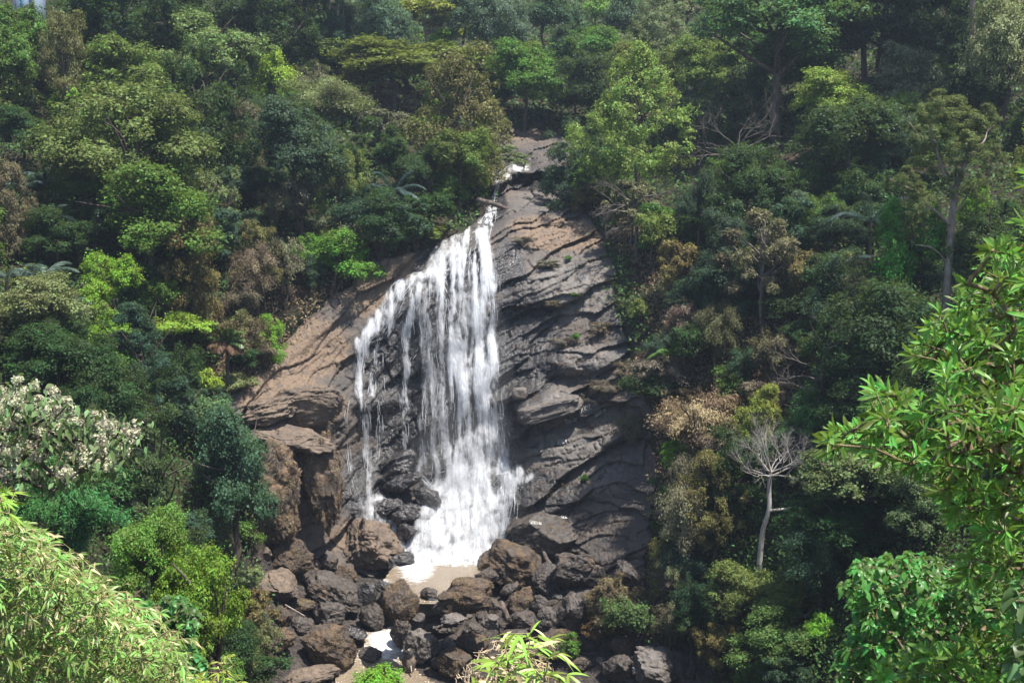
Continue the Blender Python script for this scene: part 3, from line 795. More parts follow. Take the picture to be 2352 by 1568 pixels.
BLD = [
    # left side of the river bed
    (671, 1282, 96, 88, 'moss', "big square boulder with flat top and brown moss, left of the river bed", 3, -6, {}),
    (639, 1341, 104, 62, 'tan', "flat pale brown slab below the big square mossy boulder", 4, -18, {}),
    (768, 1357, 132, 66, 'dark', "long dark smooth slab tilted down towards the stream, orange fringe", 5, -30, {}),
    (796, 1322, 48, 50, 'moss', "small rust brown boulder leaning on the long dark slab", 6, 0, {}),
    (754, 1293, 44, 36, 'dark', "dark wedge of stone above the long tilted slab", 7, -35, {}),
    (843, 1363, 42, 50, 'wet', "wet black stone at the left edge of the pool outlet", 8, 0, {}),
    (918, 1379, 84, 88, 'moss', "tall rounded brown boulder standing between pool and stream", 9, 0, {}),
    (853, 1412, 56, 64, 'dark', "egg shaped dark boulder beside the tall rounded brown one", 10, 0, {}),
    (752, 1408, 82, 60, 'dark', "dark boulder with orange edge under the long tilted slab", 12, -12, {}),
    (653, 1416, 35, 48, 'moss', "upright brown stone at the left bank of the boulder field", 13, 0, {}),
    (695, 1435, 54, 36, 'dark', "low dark stone between the upright brown stone and the moss boulder", 14, -8, {}),
    (693, 1389, 66, 28, 'moss', "narrow brown ledge stone with a dead stick on it", 15, 5, {}),
    (757, 1483, 120, 98, 'moss', "large boulder with golden brown moss face near the lower left bank", 16, -8, {}),
    (851, 1503, 50, 32, 'dark', "dark stone sitting in the brown water of the stream", 17, -8, {}),
    (920, 1451, 48, 78, 'dark', "upright dark boulder at the left of the thin white rill", 18, 8, {}),
    (813, 1456, 60, 42, 'wet', "glossy wet black stone beside the white riffle", 19, 0, {}),
    (970, 1480, 82, 76, 'grey', "blocky grey boulder with sunlit flat top in mid stream", 20, 12, {}),
    (992, 1438, 108, 40, 'dark', "long low dark boulder above the blocky grey one", 21, -6, {}),
    (647, 1470, 70, 60, 'moss', "brown boulder half hidden by grass on the left bank", 22, 0, {}),
    (700, 1557, 160, 46, 'tan', "broad brown rock slab at the bottom edge left of the stream", 23, 8, {}),
    (755, 1543, 48, 32, 'moss', "small stone lying on the broad brown slab at the bottom edge", 24, 0, {}),
    (580, 1280, 44, 52, 'moss', "brown stone in the shade under the dark green tree", 25, 0, {}),
    (612, 1270, 26, 26, 'tan', "small pale stone left of the big square mossy boulder", 26, 0, {}),
    (985, 1362, 40, 24, 'dark', "lone dark stone lying in the near edge of the pool", 27, 0, {}),
    (940, 1524, 32, 42, 'tan', "upright pale slab standing at the stream beside the green bush", 28, 8, {}),
    (728, 1243, 46, 40, 'moss', "brown stone at the foot of the two mossy outcrops", 29, 0, {}),
    (743, 1212, 60, 34, 'grey', "smooth grey stone wedged below the mossy outcrops", 30, 20, {}),
    # right side
    (1180, 1288, 152, 100, 'moss', "very large round brown mossy boulder right of the pool", 31, -4, {}),
    (1331, 1307, 122, 90, 'dark', "large dark boulder with rusty patches right of the round mossy one", 32, -14, {}),
    (1070, 1369, 118, 82, 'moss', "big rough brown boulder at the near right edge of the pool", 33, 10, {}),
    (1118, 1323, 52, 38, 'dark', "dark angular stone between pool and the very large round boulder", 34, -15, {}),
    (1255, 1328, 62, 64, 'dark', "ivy grown stone wedged under the two largest right boulders", 35, 0, {}),
    (1172, 1355, 44, 32, 'dark', "small dark stone in the shade below the very large round boulder", 36, 10, {}),
    (1210, 1361, 40, 30, 'moss', "small squarish brown stone right of the rough pool edge boulder", 37, 0, {}),
    (1194, 1385, 64, 48, 'moss', "brown topped boulder behind the driftwood stump", 38, 5, {}),
    (1241, 1386, 44, 40, 'dark', "rounded dark boulder right of the brown topped one", 39, 0, {}),
    (1133, 1393, 40, 34, 'moss', "oval stone leaning against the driftwood stump", 40, -25, {}),
    (1030, 1401, 44, 26, 'dark', "dark oval stone under the rough brown pool edge boulder", 41, 0, {}),
    (1043, 1420, 60, 22, 'grey', "flat grey stone crossed by a thin stick", 42, 6, {}),
    (1126, 1428, 42, 30, 'grey', "small grey stone with pale top below the driftwood stump", 43, 12, {}),
    (1199, 1422, 66, 44, 'dark', "dark bowl shaped boulder below the brown topped one", 44, 0, {}),
    (1261, 1424, 62, 62, 'dark', "tall dark boulder split by a crack in the right boulder field", 45, 18, {}),
    (1325, 1406, 84, 86, 'dark', "big dark boulder half covered by dry brown bush", 46, -10, {}),
    (1089, 1449, 60, 40, 'dark', "dark boulder above the small trickle, behind the bamboo tips", 47, 0, {}),
    (1027, 1481, 42, 30, 'grey', "rounded grey stone right of the blocky mid stream boulder", 48, 0, {}),
    (1086, 1478, 70, 42, 'moss', "brown lumpy boulder behind the dry twigs at the bottom", 49, -8, {}),
    (1043, 1524, 76, 66, 'moss', "brown boulder at the bottom edge left of the dry twigs", 50, 0, {}),
    (1006, 1524, 32, 34, 'wet', "wet black stone between green bush and brown boulder at the bottom", 51, 0, {}),
    (1285, 1478, 88, 66, 'moss', "brown pointed boulder right of the bamboo tips", 52, 14, {}),
    (1527, 1535, 142, 80, 'grey', "broad smooth grey brown boulder at the bottom right of the river bed", 53, -10, {}),
    (1417, 1532, 66, 64, 'dark', "dark tilted boulder left of the broad smooth one", 54, -20, {}),
    (1430, 1490, 52, 58, 'moss', "brown stone under the green shrub above the dark tilted boulder", 55, 10, {}),
    (1336, 1522, 48, 28, 'moss', "small brown stone at the lower right between sticks", 56, 0, {}),
    (1325, 1255, 52, 36, 'moss', "brown stone tucked under the lettered dark slab", 57, 10, {}),
    (1390, 1280, 60, 66, 'dark', "dark sloping stone right of the lettered slab, above the rusty boulder", 58, 25, {}),
    (1450, 1330, 56, 96, 'dark', "long dark slab leaning downhill at the right bank", 59, 30, {}),
    (1183, 1459, 66, 34, 'dark', "low dark boulder behind the tallest bamboo tip", 60, 0, {}),
    (1262, 1455, 62, 34, 'dark', "dark flat stone right of the tallest bamboo tip", 61, 0, {}),
]
BLD += [(936, 1392, 44, 34, 'wet', "wet stone damming the pool outlet left of the flat grey stone", 131, 0, {}), (962, 1418, 30, 20, 'dark', "small dark stone in the white water of the pool outlet", 132, 10, {}),
        (1016, 1392, 46, 36, 'dark', "dark stone damming the right side of the pool outlet", 133, 0, {}), (880, 1345, 40, 26, 'wet', "half sunk black stone at the left rim of the pool", 134, 0, {})]
BOBJ = {}
for cx, cy, w, h, k, lab, sd, roll, kw in BLD:
    BOBJ[lab] = boulder(cx, cy, w, h, k, lab, sd, roll, group="boulders in the river bed", **kw)
# boulders lodged in and around the falls
def on_cliff(cx, cy, w, h, kind, label, seed, roll=0, out=0.4, dep=0.8, **kw):
    return boulder(cx, cy, w, h, kind, label, seed, roll, group="rocks lodged about the waterfall", Y=float(cliff_Ys(cx, cy)) - out, dep=dep, **kw)
on_cliff(905, 1082, 120, 74, 'wet', "big slanted wet block lodged under the thin middle strand of water", 71, 24, 0.9, boxy=.6)
on_cliff(925, 1108, 92, 36, 'wet', "thin slab lying on the big slanted wet block", 72, 27, 1.7, boxy=.6)
on_cliff(982, 1140, 64, 40, 'wet', "rounded wet black rock at the left foot of the main fall", 73, -25, 1.0)
on_cliff(890, 1170, 70, 50, 'wet', "glistening black rock between the left trickles and the cascade", 74, 0, 0.9)
on_cliff(945, 1185, 80, 60, 'wet', "wet black rock ledge left of the white lower cascade", 75, -12, 0.9)
on_cliff(935, 1225, 50, 44, 'wet', "small wet black rock against the foaming cascade edge", 76, -10, 1.0)
on_cliff(907, 1284, 84, 44, 'wet', "wet dark boulder washed by foam at the left rim of the pool", 77, 8, 1.2)
on_cliff(838, 1246, 160, 112, 'tan', "broad pale brown rock hump between left trickle and mossy outcrops", 78, 12, 1.3, layer=.05, boxy=.7, frac=.10)
on_cliff(1194, 903, 31, 24, 'grey', "small pale square block perched on a ledge right of the fall", 79, 2, 0.5, boxy=2.4, cuts=2, lo=.9, hi=1.2, rough=.05)
on_cliff(1262, 936, 150, 40, 'grey', "long pale grey slab slanting under the small square block", 84, 14, -0.45, dep=.3, frac=.09, boxy=2.6, cuts=2, lo=.9, hi=1.2, rough=.05)
on_cliff(1148, 962, 20, 18, 'wet', "round knob of rock splashed white at the right edge of the fall", 80, 0, 0.5)
on_cliff(1150, 1108, 26, 34, 'wet', "dark stone inside the spray at the base of the main fall", 81, 0, 0.6)
lettered = on_cliff(1262, 1222, 190, 92, 'dark', "great dark slab with painted white names right of the cascade", 82, 17, 1.3, boxy=.6, cuts=7)
# mossy outcrops at the left of the falls
def outcrop(cx, cy, w, h, kind, label, seed, Y, roll=0, **kw):
    return boulder(cx, cy, w, h, kind, label, seed, roll, name="rock_outcrop", cat="rock outcrop", Y=Y, **kw)
outcrop(632, 1125, 118, 222, 'fuzz', "tall brown grass clad rock outcrop beside the dark green tree", 91, 75.0, 0, frac=.13, boxy=1.6, cuts=14, lo=.72, hi=1.25, rough=.20, layer=.05)
outcrop(740, 1105, 94, 205, 'fuzz', "tall golden brown rock outcrop nearest the falls, split from its twin", 92, 77.5, 2, frac=.13, boxy=1.6, cuts=14, lo=.72, hi=1.25, rough=.20, layer=.05)
outcrop(670, 1008, 200, 56, 'tan', "flat brown ledge of rock capping the two tall outcrops", 93, 77.0, -6, boxy=.8, rough=.12, layer=.06)
outcrop(622, 1040, 80, 36, 'moss', "small rounded rock lying on the left tall outcrop", 94, 76.0, 0)
outcrop(705, 932, 158, 84, 'tan', "massive square edged brown rock block above the tall outcrops", 95, float(cliff_Ys(705, 932)) - .8, 9, boxy=1.2, cuts=5, lo=.7, hi=1.1, layer=.05, dep=.5, frac=.08)
outcrop(600, 950, 150, 62, 'tan', "sloping brown slab left of the massive square rock block", 96, float(cliff_Ys(600, 950)) - .5, 18, boxy=.8, layer=.06, dep=.5)
# loose stones
RR = np.random.RandomState(5)
lib = []
for k in range(8):
    V, T = rock_shape(300 + k, ICO4, rough=.14)
    lib.append(mesh_np("stone", V, T, smooth=True))
    lib[-1].materials.append(RM[('dark', 'moss', 'dark', 'grey', 'wet', 'moss', 'dark', 'tan')[k]])
PUD = [(830, 1340), (940, 1270), (1120, 1270), (1120, 1350), (1000, 1400), (930, 1480), (960, 1560), (780, 1580), (840, 1470), (920, 1400)]
cnt = 0
while cnt < 190:
    px, py = RR.uniform(580, 1600), RR.uniform(1250, 1570)
    if sdf(BED, px, py) < 8 or (sdf(PUD, px, py) > -4 and RR.rand() < .93):
        continue
    Y = float(terr_Y(px, py)); s = RR.uniform(0, 1) ** 2 * 15 + 4; s = s * m_per_px(Y)
    p = at(px, py, Y)
    o = obj("stone", lib[RR.randint(8)])
    o.location = (p[0], p[1], p[2] + 0.2 * s)
    o.scale = (s, s * RR.uniform(.7, 1), s * RR.uniform(.55, .9)); o.rotation_euler = (RR.uniform(-.4, .4), RR.uniform(-.4, .4), RR.uniform(0, 6))
    tag(o, "small loose stone filling the gaps between the river bed boulders", "stone", "loose stones among the boulders")
    cnt += 1
# ---- driftwood and fallen log
m_log = bark_material("drift_wood", (0.055, 0.042, 0.034), (0.15, 0.12, 0.10))
m_pale = bark_material("pale_dead_wood", (0.20, 0.16, 0.13), (0.34, 0.29, 0.24))
def log(pts, r, label, mat=m_log, name="log", cat="log"):
    P = np.array([at(a, b, Y) for a, b, Y in pts])
    k = len(P); s = np.linspace(0, k - 1, 9); i = np.minimum(s.astype(int), k - 2); f = (s - i)[:, None]
    P = P[i] * (1 - f) + P[i + 1] * f
    P = P + np.random.RandomState(len(label)).normal(0, r * .05, P.shape)
    V, Q = path_tube(P, np.linspace(r, r * .75, 9), 8)
    caps = [list(range(8))[::-1], list(range(64, 72))]
    me = mesh_np(name, V, [Q, np.array(caps)], smooth=False)
    return tag(obj(name, me, mat), label, cat)
yl = float(cliff_Ys(1130, 470)) - 3.0
log([(1094, 458, yl), (1130, 467, yl), (1166, 481, yl + .4)], 0.24, "fallen tree trunk lying across the narrow upper river")
log([(1150, 1383, 74.2), (1158, 1400, 73.6), (1170, 1426, 73.0)], 0.22, "short driftwood stump standing among the right boulders")
log([(1246, 1258, 79.4), (1256, 1285, 78.4), (1270, 1302, 77.6), (1272, 1310, 77.4)], 0.17, "grey dead root hanging between the two largest right boulders")
log([(1000, 1408, 73.6), (1060, 1433, 72.6)], 0.05, "thin brown stick lying across the flat grey stone")
log([(655, 1388, 71.5), (700, 1414, 71.0)], 0.05, "thin pale stick on the narrow ledge stone", m_pale, "stick", "stick")
log([(1330, 1505, 69.5), (1400, 1520, 69.0)], 0.06, "pale stick among the stones at the lower right", m_pale, "stick", "stick")
log([(1360, 1515, 69.2), (1378, 1527, 68.9)], 0.13, "short orange brown piece of driftwood at the lower right")
log([(938, 1490, 70.0), (946, 1545, 69.0)], 0.06, "straight pole leaning on the upright pale slab", m_pale, "pole", "pole")
# ---- painted names
GLY = {'S': [[(1, 1), (0, 1), (0, .5), (1, .5), (1, 0), (0, 0)]], 'U': [[(0, 1), (0, 0), (1, 0), (1, 1)]], 'J': [[(0, 1), (1, 1)], [(.6, 1), (.6, 0), (0, 0), (0, .3)]],
       'I': [[(.5, 1), (.5, 0)]], 'T': [[(0, 1), (1, 1)], [(.5, 1), (.5, 0)]], 'H': [[(0, 1), (0, 0)], [(1, 1), (1, 0)], [(0, .5), (1, .5)]],
       'G': [[(1, 1), (0, 1), (0, 0), (1, 0), (1, .5), (.5, .5)]], 'O': [[(0, 0), (0, 1), (1, 1), (1, 0), (0, 0)]], 'K': [[(0, 1), (0, 0)], [(1, 1), (0, .5), (1, 0)]],
       'L': [[(0, 1), (0, 0), (1, 0)]], 'B': [[(0, 0), (0, 1), (.9, 1), (.9, .5), (0, .5)], [(.9, .5), (1, 0), (0, 0)]], 'N': [[(0, 0), (0, 1), (1, 0), (1, 1)]],
       'V': [[(0, 1), (.5, 0), (1, 1)]], 'A': [[(0, 0), (.5, 1), (1, 0)], [(.25, .4), (.75, .4)]], 'D': [[(0, 0), (0, 1), (.7, 1), (1, .5), (.7, 0), (0, 0)]], 'E': [[(1, 1), (0, 1), (0, 0), (1, 0)], [(0, .5), (.8, .5)]]}
m_paint, nt, out = newmat("white_paint"); g = NT(nt)
co = g.n('NewGeometry').outputs['Position']
b_ = g.bsdf(g.mix(g.ramp(g.noise(6, 4, .6, co), .35, .65), (0.26, 0.25, 0.23), (0.50, 0.49, 0.46)), 0.7)
g.l(b_.outputs[0], out.inputs[0])
dg = bpy.context.evaluated_depsgraph_get()
lb = BVHTree.FromObject(lettered, dg)
bpy.context.view_layer.update()
lmi = lettered.matrix_world.inverted()
def paint(txt, x0, y0, x1, y1, hgt, parent, onb=False, wd=0.038):
    n = len(txt); ps = []
    ux, uy = (x1 - x0) / (n * 1.0), (y1 - y0) / (n * 1.0)
    for i, ch in enumerate(txt):
        for st in GLY[ch]:
            st = np.array(st, float)
            k = max(2, len(st) * 6)
            t = np.linspace(0, len(st) - 1, k); j = np.minimum(t.astype(int), len(st) - 2); f = (t - j)[:, None]
            q = st[j] * (1 - f) + st[j + 1] * f
            px = x0 + ux * (i + q[:, 0] * .72); py = y0 + uy * (i + q[:, 0] * .72) - hgt * q[:, 1]
            if onb:
                P = []
                for a, b in zip(px, py):
                    dvec = Vector(at(a, b, 100.0)) - Vector((0, 0, CAMZ)); dvec.normalize()
                    hit = lb.ray_cast(lmi @ Vector((0, 0, CAMZ)), dvec)[0]
                    if hit is not None: P.append(np.array(lettered.matrix_world @ (hit - dvec * 0.02)))
                if len(P) < 2: continue
                P = np.array(P)
            else:
                P = at(px, py, cliff_Y(px, py) - 0.04)
            ps.append(path_tube(P, [wd] * len(P), 4))
    if not ps: return
    V, Q = join(ps)
    if onb: V = V - np.array(lettered.location)
    o = obj("painted_name", mesh_np("painted_name", V, Q), m_paint, parent)
paint("SUJITH", 1299, 972, 1325, 966, 8, cliff)
paint("GOKUL", 1331, 949, 1360, 938, 12, cliff)
paint("SOBIN", 1366, 957, 1392, 943, 8, cliff, wd=.042)
paint("VIKA", 1281, 1022, 1303, 1018, 12, cliff, wd=.03)
paint("DEVIKA", 1289, 1177, 1321, 1173, 5.5, lettered, True, .028)
paint("LOVE", 1303, 1183, 1325, 1180, 6, lettered, True, .035)
paint("SUJITH", 1289, 1191, 1324, 1187, 7, lettered, True, .04)
paint("SOBIN", 1217, 1202, 1244, 1206, 7, lettered, True, .035)
# ================================================================== PLANTS
m_leaf = leaf_material("leaves", 0.85, 0.55, 0.20, 0.28)
m_leaf_shiny = leaf_material("shiny_leaves", 0.8, 0.30, 0.6, 0.22)
m_dry = leaf_material("dry_leaves", 0.9, 0.6, 0.3, 0.25, yellow=0.0)
m_bark = bark_material("bark", (0.045, 0.033, 0.025), (0.12, 0.095, 0.075))
m_bark_pale = bark_material("pale_bark", (0.16, 0.12, 0.10), (0.30, 0.25, 0.21))
m_twig = bark_material("grey_twigs", (0.085, 0.070, 0.062), (0.165, 0.142, 0.125))

def leafquads(P, N, T, L, W, fold=0.25):
    """one folded lozenge per leaf"""
    N = nrm(N); T = nrm(T - N * (T * N).sum(-1, keepdims=True)); B = np.cross(N, T)
    L = np.broadcast_to(np.asarray(L, float), (len(P),))[:, None]; W = np.broadcast_to(np.asarray(W, float), (len(P),))[:, None]
    mid = P + T * L * 0.45 + N * W * fold
    V = np.stack([P, mid + B * W, P + T * L - N * L * 0.10, mid - B * W], 1).reshape(-1, 3)
    Q = np.arange(len(P) * 4).reshape(-1, 4)
    return V, Q
def sph(R, n, zmin=-1.0):
    d = nrm(R.normal(size=(n * 3, 3)))
    d = d[d[:, 2] > zmin]
    return d[:n] if len(d) >= n else np.resize(d, (n, 3))
def crown_puffs(kind, size, R):
    n = {2: 75, 1: 40, 0: 18}[size]
    rs = {2: (.13, .27), 1: (.18, .33), 0: (.26, .44)}[size]
    if kind == 'round':
        c = sph(R, n, -0.55) * R.uniform(.50, .86, (n, 1)); r = R.uniform(*rs, n) * R.choice([.6, .9, 1.25], n)
    elif kind == 'lobed':
        big = sph(R, 7, -0.4) * R.uniform(.40, .62, (7, 1)); k = R.randint(7, size=n)
        c = big[k] + sph(R, n, -0.3) * R.uniform(.22, .36, (n, 1)); r = R.uniform(*rs, n) * R.choice([.55, .8, 1.1], n)
    elif kind == 'tall':
        z = R.uniform(-.95, .85, n); rr = .72 * np.sqrt(np.clip(1 - np.maximum(z, -.2) ** 2, .1, 1)) * R.uniform(.55, 1, n); a = R.uniform(0, 6.28, n)
        c = np.stack([rr * np.cos(a), rr * np.sin(a), z], 1); r = R.uniform(*rs, n) * .85
    elif kind == 'umbrella':
        a = R.uniform(0, 6.28, n); q = np.sqrt(R.uniform(0, 1, n)) * .88
        lay = R.choice([.55, .2, -.2], n, p=[.5, .3, .2])
        c = np.stack([q * np.cos(a), q * np.sin(a), lay + .35 * (1 - q ** 2) + R.normal(0, .06, n)], 1); r = R.uniform(*rs, n) * .8
    elif kind == 'feather':
        n = int(n * 2.0)
        z = R.uniform(-1, .95, n); rr = .95 * np.clip(1 - (np.abs(z + .25) / 1.25) ** 1.6, .05, 1) * np.sqrt(R.uniform(.15, 1, n)); a = R.uniform(0, 6.28, n)
        c = np.stack([rr * np.cos(a), rr * np.sin(a), z], 1); r = R.uniform(*rs, n) * .55
    elif kind == 'drape':
        m = n // 4; a = R.uniform(0, 6.28, m); q = R.uniform(.35, .85, m); top = R.uniform(.2, .9, m)
        k = np.repeat(np.arange(m), 4); f = np.tile(np.arange(4) / 3.0, m)
        c = np.stack([q[k] * np.cos(a[k]), q[k] * np.sin(a[k]), top[k] * (1 - f) - .95 * f], 1) + R.normal(0, .06, (len(k), 3)); r = np.resize(R.uniform(*rs, n), len(k)) * .8
    elif kind == 'sparse':
        n = n // 2
        c = sph(R, n, -0.6) * R.uniform(.35, .95, (n, 1)); r = R.uniform(*rs, n) * .75
    elif kind == 'tier':                                     # horizontal tiers round a straight stem
        z = np.round(R.uniform(-.95, .9, n) * 4.5) / 4.5; rr = (.95 - .75 * (z + 1) / 2) * np.sqrt(R.uniform(.1, 1, n)); a = R.uniform(0, 6.28, n)
        c = np.stack([rr * np.cos(a), rr * np.sin(a), z - .12 * rr], 1); r = R.uniform(*rs, n) * .6
    return c, r
_cc = {}
def crown_mesh(kind, size, var):
    key = (kind, size, var)
    if key in _cc: return _cc[key]
    R = np.random.RandomState(hash(kind) % 1 + 1000 * size + 17 * var + sum(map(ord, kind)))
    n = {2: 34000, 1: 14000, 0: 4200}[size]
    L = {2: .042, 1: .064, 0: .115}[size]
    if kind in ('bamboo', 'dry'):
        m = {2: 60, 1: 34, 0: 18}[size]
        n = int(n * .8)
        a = R.uniform(0, 6.28, m); reach = R.uniform(.25, 1.0, m); topz = R.uniform(.15, 1.0, m)
        k = R.randint(m, size=n); f = R.uniform(.25, 1, n)
        x = reach[k] * f ** 1.5; z = -1 + (topz[k] + 1) * (1 - (1 - f) ** 1.8) - .55 * reach[k] * np.clip(f - .6, 0, 1) * 2
        P = np.stack([x * np.cos(a[k]), x * np.sin(a[k]), z], 1) + R.normal(0, .045 + .03 * f[:, None], (n, 3))
        out = nrm(np.stack([np.cos(a[k]), np.sin(a[k]), 0 * f], 1))
        T = nrm(out * .6 + R.normal(0, .55, (n, 3)) + np.array([0, 0, -.75 if kind == 'dry' else -.5]))
        N = nrm(out * .4 + R.normal(0, .5, (n, 3)) + np.array([0, 0, .7]))
        LL = L * R.uniform(1.0, 1.9, n); V, Q = leafquads(P, N, T, LL, LL * .13)
        clump = R.uniform(0, 1, m)[k]
    else:
        c, r = crown_puffs(kind, size, R)
        flat = .55 if kind == 'umbrella' else (.5 if kind == 'tier' else .85)
        c = c + .27 * np.stack([noise3(c * 1.7 + 11 * q_ + 3 * var) for q_ in range(3)], -1)
        m = len(c); w = r ** 2; k = R.choice(m, n, p=w / w.sum())
        nt = 13                                             # twig tips of each puff; leaves gather round them
        td = nrm(R.normal(size=(m, nt, 3)) + np.array([0, 0, .2]))
        tipp = c[:, None] + td * (r[:, None] * R.uniform(.62, 1.12, (m, nt)))[..., None] * np.array([1, 1, flat])
        j = R.randint(nt, size=n)
        P = tipp[k, j] + R.normal(0, 1, (n, 3)) * (r[k] * .21)[:, None] * np.array([1, 1, .75])
        ins = R.rand(n) < .12
        P[ins] = (c[k] + R.normal(0, 1, (n, 3)) * (r[k] * .5)[:, None])[ins]
        d = nrm(P - c[k])
        og = nrm(c[k] + np.array([0, 0, .4]))
        N = nrm(d * .55 + og * .25 + np.array([0, 0, .55]) + R.normal(0, .48, (n, 3)))
        T = nrm(np.cross(N, R.normal(size=(n, 3))) + d * .5 + np.array([0, 0, -.35]))
        LL = L * R.choice([.6, .9, 1.35], n) * R.uniform(.8, 1.2, n) * (.8 if kind in ('feather', 'tier') else 1)
        V, Q = leafquads(P, N, T, LL, LL * R.uniform(.24, .34, n))
        clump = .55 * R.uniform(0, 1, m)[k] + .45 * R.uniform(0, 1, (m, nt))[k, j]
    me = mesh_np("crown", V, Q, {'rnd': ('FACE', R.uniform(0, 1, n)), 'clump': ('FACE', clump)})
    _cc[key] = me
    return me

def trunk_mesh(base, top, crad, R, limbs=6, r0=None):
    """tapered, slightly bent stem with limbs reaching into the crown; coordinates relative to base"""
    H = np.linalg.norm(top - base); r0 = r0 or max(0.07, 0.020 * H + .022 * crad[0])
    s = np.linspace(0, 1, 8)[:, None]
    pts = base * (1 - s) + top * s
    bend = R.normal(0, .035 * H, 3) * np.array([1, 1, .2])
    pts = pts + np.sin(s * 3.14) * bend + np.concatenate([np.zeros((1, 3)), R.normal(0, .012 * H, (7, 3))])
    pts[0] -= np.array([0, 0, .5])
    parts = [path_tube(pts, r0 * (1 - .62 * s[:, 0]), 7)]
    for _ in range(limbs):
        f = R.uniform(.5, .98); p0 = base * (1 - f) + top * f + np.sin(f * 3.14) * bend
        d = sph(R, 1, -0.1)[0]; p2 = top + d * np.array(crad) * R.uniform(.5, .85)
        mid = (p0 + p2) / 2 + R.normal(0, .12, 3) * crad[0] + np.array([0, 0, -.08 * crad[2]])
        t = np.linspace(0, 1, 6)[:, None]
        q = p0 * (1 - t) ** 2 + 2 * mid * t * (1 - t) + p2 * t ** 2
        parts.append(path_tube(q, r0 * .5 * (1 - .75 * t[:, 0]), 5))
    V, Q = join(parts)
    return V - base, Q

C = dict(DK=(.013, .029, .011), DB=(.014, .032, .022), MG=(.036, .072, .016), BG=(.072, .135, .017), LM=(.105, .165, .026), YO=(.115, .125, .028),  # DK and DB darkened to put deep forest shade into the leaf colour
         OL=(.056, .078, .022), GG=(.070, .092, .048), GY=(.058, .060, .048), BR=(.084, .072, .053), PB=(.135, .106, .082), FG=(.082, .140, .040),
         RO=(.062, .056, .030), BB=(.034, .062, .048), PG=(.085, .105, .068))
COLMUL = np.array([2.4, 2.12, 1.6])
PR = np.random.RandomState(77)
def plant(kind, cx, cy, w, h, col, label, tr=0.30, name="tree", cat="tree", trunk=True, mat=None, bark=None, dep=.85, Y=None, group=None, limbs=6, r0=None):
    tr = tr * .45
    gr = 1.12 if w * h > 18000 else 1.0
    w, h = w * 1.22 * gr, h * 1.18 * gr
    yb = cy + h * .5 + tr * h
    Yb = float(terr_Y(cx, min(yb, 1740))) if Y is None else Y
    mp = m_per_px(Yb)
    hw, hh = w * .5 * mp, h * .5 * mp
    hd = max(hw, hh * .6) * dep if kind != 'umbrella' else hw
    c = at(cx, cy, Yb - .25 * hd)
    bz = ground(c[0], c[1])
    base = np.array([c[0], c[1], min(bz, c[2] - .4 * hh)])
    root = tag(empty(name, base), label, cat, group)
    size = 2 if w * h > 24000 else (1 if w * h > 7000 else 0)
    me = crown_mesh(kind, size, PR.randint(3 if size else 4))
    mt = mat or (m_dry if kind == 'dry' else m_leaf)
    j = 1 + PR.normal(0, .06, 3)
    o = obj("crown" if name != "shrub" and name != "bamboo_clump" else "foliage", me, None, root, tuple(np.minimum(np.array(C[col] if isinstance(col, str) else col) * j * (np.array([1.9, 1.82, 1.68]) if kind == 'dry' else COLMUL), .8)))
    if not me.materials: me.materials.append(mt)
    if me.materials[0] is not mt:
        o.material_slots[0].link = 'OBJECT'; o.material_slots[0].material = mt
    o.location = Vector(c - base); o.scale = (hw, hd, hh); o.rotation_euler = (0, 0, PR.uniform(0, 6.28)) if abs(hw - hd) < .3 * hw else (0, 0, PR.choice([0, 3.1416]))
    if trunk:
        V, Q = trunk_mesh(base, c + np.array([0, 0, hh * .25]), (hw, hd, hh), PR, limbs, r0)
        obj("trunk" if name == "tree" else "stem", mesh_np("trunk", V, Q, smooth=True), bark or m_bark, root)
    return root
def shrub(kind, cx, cy, w, h, col, label, tr=0.0, **kw):
    kw.setdefault('name', 'shrub'); kw.setdefault('cat', 'shrub'); kw.setdefault('limbs', 4)
    return plant(kind, cx, cy, w, h, col, label, tr, **kw)
def bamboo(cx, cy, w, h, col, label, kind='bamboo', tr=0.0, **kw):
    kw.setdefault('name', 'bamboo_clump'); kw.setdefault('cat', 'bamboo'); kw.setdefault('limbs', 7)
    return plant(kind, cx, cy, w, h, col, label, tr, **kw)
T_, S_, B_ = plant, shrub, bamboo

# ---- left slope, top
T_('lobed', 35, 118, 170, 190, 'MG', "mid green tree at the left edge under the pale building")
T_('tall', 146, 155, 100, 200, 'RO', "brownish vine covered column of a tree near the upper left corner", .2)
T_('lobed', 245, 60, 200, 190, 'DK', "dark tree with pale glossy leaf clumps right of the vine covered column", .5)
T_('drape', 400, 50, 210, 190, 'DK', "tall darkest green tree draped in vines at the top edge", .5)
T_('round', 330, 20, 120, 120, 'DK', "dark crown at the top edge left of the vine draped tree", .7)
T_('lobed', 472, 125, 225, 160, 'GG', "broad grey green dome of a canopy in the upper left forest", .55, limbs=8)
T_('lobed', 285, 190, 190, 150, 'OL', "lighter lobed canopy adjoining the grey green dome on its left", .35)
T_('drape', 462, 290, 190, 240, 'DK', "dark ivy covered mass under the grey green dome", .05)
T_('lobed', 627, 185, 98, 130, 'LM', "slender bright lime green tree standing before dark forest", .75, limbs=8)
S_('feather', 590, 250, 90, 60, 'BG', "small bright spray of leaves low on the lime green tree's left", .2)
T_('lobed', 175, 240, 120, 110, 'BG', "yellow green bushy tree between vine column and olive dome", .25)
T_('round', 285, 345, 320, 230, 'OL', "very large rounded olive green tree in the left middle forest", .3, limbs=9)
T_('lobed', 350, 505, 300, 220, 'MG', "large mid green tree with yellow tips below the olive dome", .3, limbs=9)
T_('drape', 508, 480, 100, 150, 'GG', "pale viny crown at the right flank of the large mid green tree", .1)
T_('tall', 565, 320, 90, 150, 'GY', "grey narrow tree between ivy mass and lime green tree", .2)
